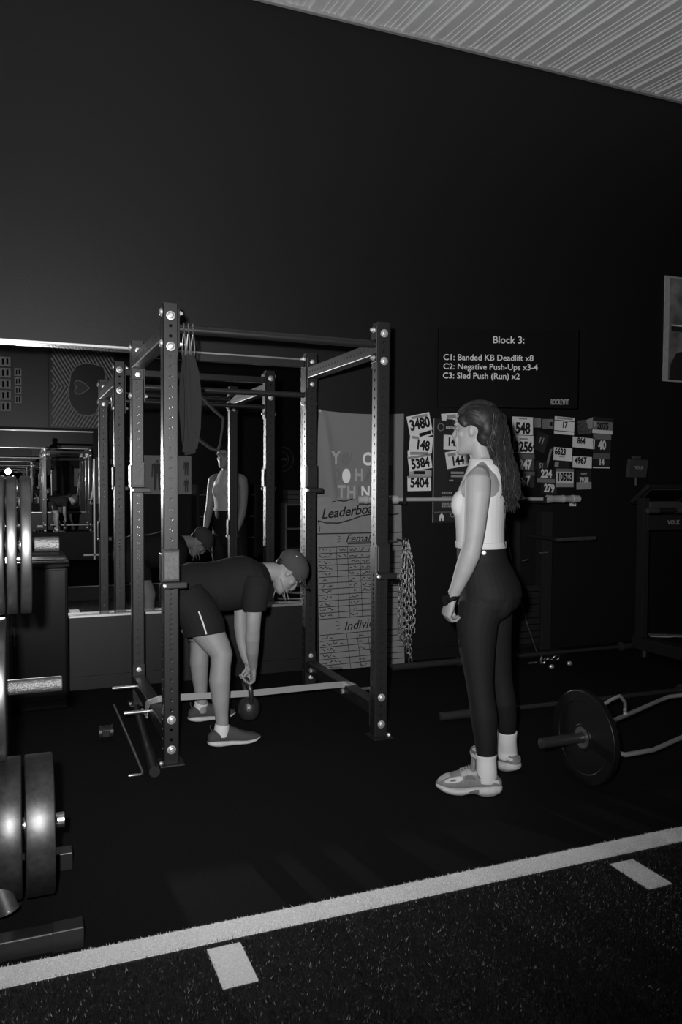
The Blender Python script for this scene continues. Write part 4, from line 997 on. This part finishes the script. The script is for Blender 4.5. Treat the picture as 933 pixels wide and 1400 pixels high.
# ---------------------------------------------------------------- standing person
O = Vector((1.30, -.76, 0)); F = Vector((-.75, .66, 0)).normalized(); Lf = Vector((-F.y, F.x, 0)); U = Vector((0, 0, 1))
def P(f, l, z): return O + F*f + Lf*l + U*z
sp = thing('person', O, 'standing person in a white cropped tank top and black leggings', 'person')
TORSO = [(.80, -.03, .10, .13), (.85, -.045, .130, .168), (.90, -.05, .140, .178), (.95, -.045, .136, .175), (1.0, -.030, .124, .160), (1.06, -.012, .110, .138), (1.12, -.004, .104, .126), (1.18, 0, .104, .126),
         (1.25, .0, .110, .134), (1.31, .0, .112, .142), (1.36, -.004, .108, .150), (1.41, -.012, .098, .156), (1.45, -.018, .082, .152), (1.485, -.020, .064, .118), (1.515, -.016, .054, .070)]
def trings(rows, g=0.0, z0=-9, z1=9, n=32):
    rs = []
    for z, c, d, w_ in rows:
        if z0 <= z <= z1:
            rs.append([P(c+(d+g)*math.copysign(abs(math.cos(2*pi*k/n))**.9, math.cos(2*pi*k/n)), (w_+g)*math.sin(2*pi*k/n), z) for k in range(n)])
    return rs
HC = P(.030, 0, 1.664); HR = frame_mat((F+Lf*-.06)+U*-.06, U)
sk = MB(); sk.rings(trings(TORSO))
sk.tube([P(-.022, 0, 1.44), P(-.012, 0, 1.50), P(.004, 0, 1.56), P(.016, 0, 1.61)], [.066, .056, .052, .054], 18)
for s in (-1, 1): sk.tube([P(-.02, s*.02, 1.515), P(-.02, s*.10, 1.466), P(-.016, s*.165, 1.445)], [.030, .036, .045], 14)   # trapezius to shoulder
head_shapes(sk, HC, HR)
# near (left) arm
sk.tube([P(-.014, .155, 1.448), P(-.016, .180, 1.43), P(-.018, .196, 1.37), P(-.014, .206, 1.29), P(-.010, .214, 1.21), P(-.004, .220, 1.15), P(.008, .222, 1.10), P(.034, .220, 1.03), P(.066, .214, .95), P(.084, .210, .915)],
        [(.048, .044), (.058, .050), (.057, .046), (.052, .043), (.047, .040), (.043, .038), (.046, .039), (.041, .036), (.030, .028), (.027, .023)], 18, ref=F)
hd = (P(.118, .214, .815)-P(.084, .210, .915)).normalized()
hand_shapes(sk, P(.084, .210, .912), hd, -Lf*.62-F*.78, F*.62-Lf*.78, (.95, 1.0, .5), thumb=(.15, .75), size=1.08)
# far (right) arm
sk.tube([P(-.014, -.155, 1.448), P(-.012, -.180, 1.43), P(-.004, -.198, 1.36), P(.008, -.208, 1.27), P(.024, -.214, 1.18), P(.034, -.216, 1.14), P(.056, -.214, 1.07), P(.086, -.206, .99), P(.112, -.196, .925)],
        [(.048, .044), (.058, .050), (.055, .046), (.050, .043), (.044, .040), (.042, .038), (.043, .037), (.036, .032), (.027, .023)], 18, ref=F)
hand_shapes(sk, P(.112, -.196, .922), P(.14, -.19, .82)-P(.112, -.196, .925), Lf-U*.1, F+U*.3, (.9, .8, .5), thumb=(.35, .5))
# legs inside the leggings
LEG_N = [(P(-.025, .088, .86), .098), (P(-.005, .094, .77), .090), (P(-.008, .098, .66), .077), (P(-.018, .102, .56), .063), (P(-.024, .104, .50), .057), (P(-.032, .106, .44), .054), (P(-.046, .108, .35), .056), (P(-.054, .110, .26), .047), (P(-.058, .112, .17), .037), (P(-.058, .113, .10), .035), (P(-.056, .115, .05), .034)]
LEG_F = [(P(-.045, -.088, .86), .098), (P(-.048, -.105, .77), .088), (P(-.055, -.125, .66), .075), (P(-.068, -.142, .56), .062), (P(-.075, -.150, .50), .056), (P(-.084, -.157, .44), .053), (P(-.098, -.165, .35), .055), (P(-.108, -.185, .26), .046), (P(-.112, -.202, .19), .037), (P(-.112, -.222, .10), .034), (P(-.111, -.226, .05), .033)]
for leg in (LEG_N, LEG_F): sk.tube([p for p, r in leg], [r for p, r in leg], 20, ref=F)
solid_obj('body', sk, SKIN, sp, voxel=.0048, smooth=5)
head_details(sp, HC, HR)
# tank top
tp_ = MB()
TOPR = [(1.122, -.004, .114, .137), (1.15, -.002, .112, .134), (1.20, .0, .112, .135), (1.26, .002, .117, .143), (1.31, .002, .120, .151), (1.35, -.002, .116, .146), (1.39, -.008, .110, .132), (1.43, -.016, .101, .122), (1.465, -.022, .092, .118), (1.495, -.022, .080, .104), (1.515, -.017, .072, .086), (1.528, -.011, .066, .070)]
tp_.rings(trings(TOPR))
for s in (-1, 1): tp_.ball(P(.060, s*.064, 1.315), (.066, .066, .078), n=18, m=12)
top_o = solid_obj('tank_top', tp_, TOP, sp, voxel=.0045, smooth=4)
MB().rings(trings([(1.116, -.004, .117, .140), (1.120, -.004, .1195, .1425), (1.142, -.003, .1185, .1415), (1.146, -.003, .115, .137)])).build('hem', TOP, top_o, smooth=True)
MB().tube([P(-.118, .03, 1.255), P(-.116, .035, 1.20), P(-.117, .04, 1.15), P(-.121, .03, 1.125)], .0022, 6).build('back_seam', INK, top_o)
# leggings
lg_ = MB(); lg_.rings(trings([(.74, .0, .05, .07), (.77, -.012, .085, .115)] + [(z, c, d+.007, w_+.007) for z, c, d, w_ in TORSO if z <= 1.13]))
for s in (-1, 1): lg_.ball(P(-.092, s*.072, .895), (.080, .090, .105), n=16, m=12)
for leg in (LEG_N, LEG_F):
    q = [(p, r) for p, r in leg if p.z > .14]
    lg_.tube([q[0][0]+U*.10+Lf*(-.02 if leg is LEG_N else .02)-F*.01]+[p for p, r in q], [.065]+[r+.006 for p, r in q], 20, ref=F)
lo = solid_obj('leggings', lg_, LEGG, sp, voxel=.005, smooth=4)
MB().lathe(P(-.040, .134, 1.102), Lf*1.0-F*.3, [(0, .010), (.003, .010), (.004, .006)], 12).build('waist_stud', ZINC, lo)
# socks, shoes, watch, ring
for leg, hl, ang in ((LEG_N, P(-.122, .104, 0), math.atan2(.133, -.245)), (LEG_F, P(-.165, -.196, 0), math.atan2(.94, -.31))):
    fd = Vector((math.cos(ang), math.sin(ang), 0))
    b0 = hl+fd*.062; sm = MB(); top_p = [p for p, r in leg if abs(p.z-.17) < .03][0]
    sm.tube([b0+U*.055, b0+U*.10, Vector((top_p.x, top_p.y, 0)).lerp(b0, .2)+U*.155, Vector((top_p.x, top_p.y, 0))+U*(.178 if leg is LEG_N else .200)], [.050, .048, .046, .050], 20)
    so = solid_obj('sock', sm, SOCK, sp, voxel=.0045, smooth=2)
    shoe(sp, hl, ang, .285, 'chunky')
wt = MB().tube([P(.088+.030*math.cos(a), .209+.0265*math.sin(a), .897-.012*math.cos(a)) for a in [2*pi*k/24 for k in range(24)]], [(.011, .0035)]*24, 8, ref=U, closed=True).build('watch', mat('watch_black', .004, .6, spec=.06), sp, smooth=True)
MB().box(P(.112, .228, .893), (.040, .020, .044), Matrix.Rotation(math.atan2(F.y, F.x)+.55, 3, 'Z') @ Matrix.Rotation(.35, 3, 'Y')).build('watch_face', MATS['watch_black'], wt, bevel=.004)
# hair
ha = MB()
def H(x, y, z): return HC + HR @ Vector((x, y, z))
ha.ball(H(-.018, 0, .052), (.104, .083, .080), HR, n=24, m=16)
ha.ball(H(-.060, 0, .010), (.062, .076, .085), HR, n=20, m=14)
ha.ball(H(-.045, 0, -.035), (.050, .066, .060), HR, n=20, m=14)
for s in (-1, 1): ha.tube([H(.050, s*.064, .062), H(.040, s*.070, .035), H(.030, s*.071, .008)], [(.026, .010), (.022, .009), (.008, .006)], 10, ref=(HR @ Vector((1, 0, 0))))
pony = [P(-.040, 0, 1.755), P(-.062, 0, 1.73), P(-.072, 0, 1.67), P(-.078, 0, 1.60), P(-.098, .012, 1.53), P(-.122, .015, 1.46), P(-.135, .015, 1.39), P(-.135, .01, 1.335)]
ha.tube(pony, [(.028, .034), (.038, .050), (.040, .060), (.044, .064), (.044, .064), (.040, .060), (.030, .046), (.010, .016)], 18, ref=F)
ho = solid_obj('hair', ha, HAIR, sp, voxel=.006, smooth=4)
random.seed(11); mb = MB()
for k in range(230):
    a = random.uniform(0, 2*pi); rr = random.uniform(.75, 1.06); ph = random.uniform(0, 6.3); fr = random.uniform(3, 5); st = random.choice((0, 0, 1, 2)); en_ = random.choice((4, 5, 6, 6, 7, 7, 7)); pts = []
    rad = [(.028, .034), (.038, .050), (.042, .062), (.046, .066), (.046, .066), (.044, .063), (.038, .052), (.028, .036)]
    for i in range(st, en_+1):
        for sub in (0, .5):
            if i == en_ and sub: break
            j = i+sub; i0 = int(j); p = pony[i0].lerp(pony[min(i0+1, 7)], sub); ra, rb = rad[i0]
            pts.append(p + F*(ra*rr*math.cos(a)) + Lf*(rb*rr*math.sin(a)) + (F*math.sin(j*fr*.5+ph)+Lf*math.cos(j*fr*.45+ph))*.010)
    pts.append(pts[-1]+Vector((random.gauss(0, .012), random.gauss(0, .012), -random.uniform(.015, .055))))
    m_ = len(pts); mb.tube(pts, [.0036*math.sin(pi*min(1, (i+1.2)/(m_*.5))*.5)*(1 if i < m_-2 else .5) for i in range(m_)], 6)
for k in range(46):   # strands swept over the scalp to the back
    y = random.uniform(-.07, .07); ph = random.uniform(-.02, .02)
    pts = []
    for t in [i/7 for i in range(8)]:
        ang = .42+t*2.0; x = -.018+.106*math.cos(ang); z = .052+.082*math.sin(ang); sc = math.sqrt(max(.05, 1-(y/.085)**2))
        pts.append(H(-.018+(x+.018)*sc+.0, y*(1-.25*t)+ph*t, .052+(z-.052)*sc))
    mb.tube(pts, [.002]+[.0034]*6+[.002], 5)
for s in (-1, 1):
    for k in range(26):   # side hair pulled back over the ear
        t0 = random.uniform(0, 1); z0 = .02+.06*t0
        mb.tube([H(.045-.02*t0+random.uniform(-.01, .01), s*(.068), z0), H(.01, s*.079, z0+.018), H(-.035, s*.080, z0-.005), H(-.075, s*.055, z0-.03), H(-.098, s*.025, z0-.05)], [.0015, .0035, .0038, .0035, .002], 5)
tag(mb.build('hair_strands', HAIR, ho, smooth=True), kind='stuff')

# ---------------------------------------------------------------- bending person
bp_ = thing('person', (.34, .45, 0), 'bending person in black tee, shorts and cap lifting a kettlebell', 'person')
Yc = .45
def B_(x, y, z): return Vector((x, y, z))
f2 = Vector((.99, .10, 0)).normalized()
LN = [((.135, .335, .79), .104), ((.195, .285, .70), .096), ((.245, .245, .60), .084), ((.292, .215, .52), .066), ((.304, .205, .485), .060), ((.298, .20, .43), .054), ((.292, .198, .35), .057), ((.296, .197, .26), .048), ((.302, .197, .17), .037), ((.306, .197, .11), .034), ((.305, .197, .05), .034)]
LFr = [((.135, .555, .79), .102), ((.182, .60, .70), .094), ((.225, .635, .60), .082), ((.275, .655, .52), .065), ((.288, .66, .485), .059), ((.284, .662, .43), .053), ((.282, .664, .35), .055), ((.286, .665, .26), .047), ((.292, .665, .17), .037), ((.296, .665, .11), .034), ((.296, .665, .05), .034)]
SP = [((.110, .80), .095, .150), ((.15, .81), .122, .172), ((.20, .825), .128, .165), ((.28, .832), .118, .150), ((.36, .842), .116, .150), ((.44, .855), .122, .165), ((.51, .862), .120, .178), ((.565, .868), .095, .165), ((.605, .878), .065, .105)]
def srings(rows, g=0.0, n=30):
    rs = []
    for i, ((x, z), d, w_) in enumerate(rows):
        a = rows[max(i-1, 0)][0]; b = rows[min(i+1, len(rows)-1)][0]
        t = Vector((b[0]-a[0], 0, b[1]-a[1])).normalized(); nn = Vector((-t.z, 0, t.x))
        rs.append([Vector((x, Yc, z)) + nn*(d+g)*math.cos(2*pi*k/n) + Vector((0, 1, 0))*(w_+g)*math.sin(2*pi*k/n) for k in range(n)])
    return rs
hu = Vector((.86, .0, .50)); hf = Vector((.48, -.10, -.87))
BH = Vector((.752, .44, .892)); BR = frame_mat(hf, hu)
sk = MB(); sk.rings(srings(SP))
sk.tube([(.56, Yc, .875), (.61, Yc, .895), (.66, .447, .895), (.71, .444, .885)], [.062, .056, .055, .055], 16)
head_shapes(sk, BH, BR)
armN = [((.525, .30, .855), .058), ((.515, .275, .82), .055), ((.503, .265, .74), .048), ((.497, .262, .66), .043), ((.496, .268, .60), .041), ((.498, .285, .55), .043), ((.508, .32, .47), .037), ((.522, .362, .40), .028), ((.532, .384, .365), .0245)]
armF = [((.545, .60, .855), .058), ((.540, .625, .82), .055), ((.532, .635, .74), .048), ((.527, .632, .66), .043), ((.524, .625, .60), .041), ((.521, .61, .55), .042), ((.520, .575, .47), .036), ((.526, .54, .40), .028), ((.533, .518, .365), .0245)]
for arm in (armN, armF): sk.tube([p for p, r in arm], [(r, r*.88) for p, r in arm], 16, ref=f2)
kx = kc.x-.018
# hands over the handle bar (bar runs along Y at x=kx, z=.28); palms face down-back, fingers wrap under
hand_shapes(sk, (.533, .386, .364), (.02, .24, -1), (-1, 0, .05), (0, 1, .24), (.95, 1.05, .8), thumb=(.15, .75), size=.92)
hand_shapes(sk, (.533, .516, .364), (.02, -.24, -1), (-1, 0, .05), (0, -1, .24), (.95, 1.05, .8), thumb=(.15, .75), size=.92)
for leg in (LN, LFr): sk.tube([p for p, r in leg], [r for p, r in leg], 20, ref=f2)
solid_obj('body', sk, SKIN, bp_, voxel=.0048, smooth=5)
head_details(bp_, BH, BR)
# tee
te = MB(); te.rings(srings([(p, d+.012, w_+.012) for p, d, w_ in SP[1:]] + [((.628, .886), .066, .078)]))
te.rings(srings([((.30, .815), .135, .165), ((.38, .825), .142, .172), ((.46, .835), .145, .18), ((.53, .85), .125, .175)]))   # loose front of the tee
for arm in (armN, armF):
    q = arm[:3]
    te.tube([Vector(p) for p, r in q]+[Vector(q[-1][0])-Vector((0, 0, .035))], [r+.022 for p, r in q]+[.066], 18, ref=f2)
teo = solid_obj('tee_shirt', te, TEE, bp_, voxel=.006, smooth=4)
# shorts
sh = MB(); sh.rings(srings([(p, d+.010, w_+.012) for p, d, w_ in SP[:3]]))
for leg in (LN, LFr):
    q = [Vector(p) for p, r in leg[:3]]; d = (q[2]-q[1]).normalized()
    sh.tube([q[0], q[1], q[1]+Vector((.026, (q[2].y-q[1].y)*.6, -.062)), q[1]+Vector((.030, (q[2].y-q[1].y)*.8, -.108))], [leg[0][1]+.014, leg[1][1]+.018, .113, .113], 22, ref=f2)
sh.ball((.105, .375, .80), (.080, .09, .10), n=16, m=12); sh.ball((.105, .525, .80), (.080, .09, .10), n=16, m=12)
sho = solid_obj('shorts', sh, SHORTS, bp_, voxel=.006, smooth=4)
MB().tube([(.172, .162, .735), (.190, .146, .68), (.207, .138, .618)], [(.004, .002)]*3, 6, ref=f2).build('side_piping', INKW, sho)
# cap
cp = MB()
def K(x, y, z): return BH + BR @ Vector((x, y, z))
cp.ball(K(-.008, 0, .050), (.108, .088, .084), BR, n=24, m=16)
cp.tube([K(.0, 0, .036), K(-.003, 0, .060)], [(.104, .086), (.102, .085)], 24, ref=BR @ Vector((1, 0, 0)))
capo = solid_obj('cap', cp, CAPM, bp_, voxel=.0045, smooth=2)
rs = []
for k in range(15):
    a = -1.15+2.3*k/14; ci = K(-.004+.098*math.cos(a), .084*math.sin(a), .044); co = K(-.004+(.098+.058*math.cos(a)**.6)*math.cos(a)+.0, .092*math.sin(a), .044+.016-.040*abs(math.sin(a))**1.5)
    nn = BR @ Vector((0, 0, .003)); rs.append([ci+nn, co+nn, co-nn, ci-nn])
MB().rings(rs).build('brim', CAPM, capo, smooth=True)
MB().ball(K(-.006, 0, .134), (.008, .008, .005), BR, n=10, m=6).build('button', CAPM, capo)
MB().ball(K(-.060, -.070, .075), .004, n=8, m=6).build('eyelet', ZINC, capo)
# hair under the cap, loose strands
hb = MB(); hb.ball(K(-.072, 0, -.006), (.024, .042, .030), BR, n=18, m=12)
hbo = solid_obj('hair', hb, HAIR, bp_, voxel=.005, smooth=3)
mb = MB()
for (x, y, dx) in ((.712, .385, .010), (.728, .39, .016), (.735, .50, .012), (.702, .50, -.02)):
    mb.tube([(x-.02, y, .86), (x-.005, y, .81), (x+dx*.3, y, .775), (x+dx, y, .735)], [.004, .004, .003, .0015], 6)
tag(mb.build('loose_strands', mat('light_hair', .16, .5), hbo, smooth=True), kind='stuff')
MB().tube([K(.075, -.052, .006), K(.098, -.045, .006), K(.102, -.02, .006), K(.102, .02, .006), K(.098, .045, .006)], .0022, 6).tube([K(.098, -.045, -.018), K(.102, -.02, -.020)], .002, 6).tube([K(.095, -.048, .004), K(.04, -.074, .010), K(.0, -.076, .008)], .0018, 6).build('glasses', STEEL, bp_, smooth=True)
for leg, hl, ang in ((LN, (.236, .195, 0), .02), (LFr, (.226, .668, 0), .10)):
    hl = Vector(hl); fd = Vector((math.cos(ang), math.sin(ang), 0)); b0 = hl+fd*.066
    sm = MB().tube([b0+U*.05, b0+U*.085, Vector(leg[-2][0])+U*.005], [.042, .041, .039], 18)
    solid_obj('sock', sm, SOCK, bp_, voxel=.0045, smooth=2)
    shoe(bp_, hl, ang, .280, 'knit')
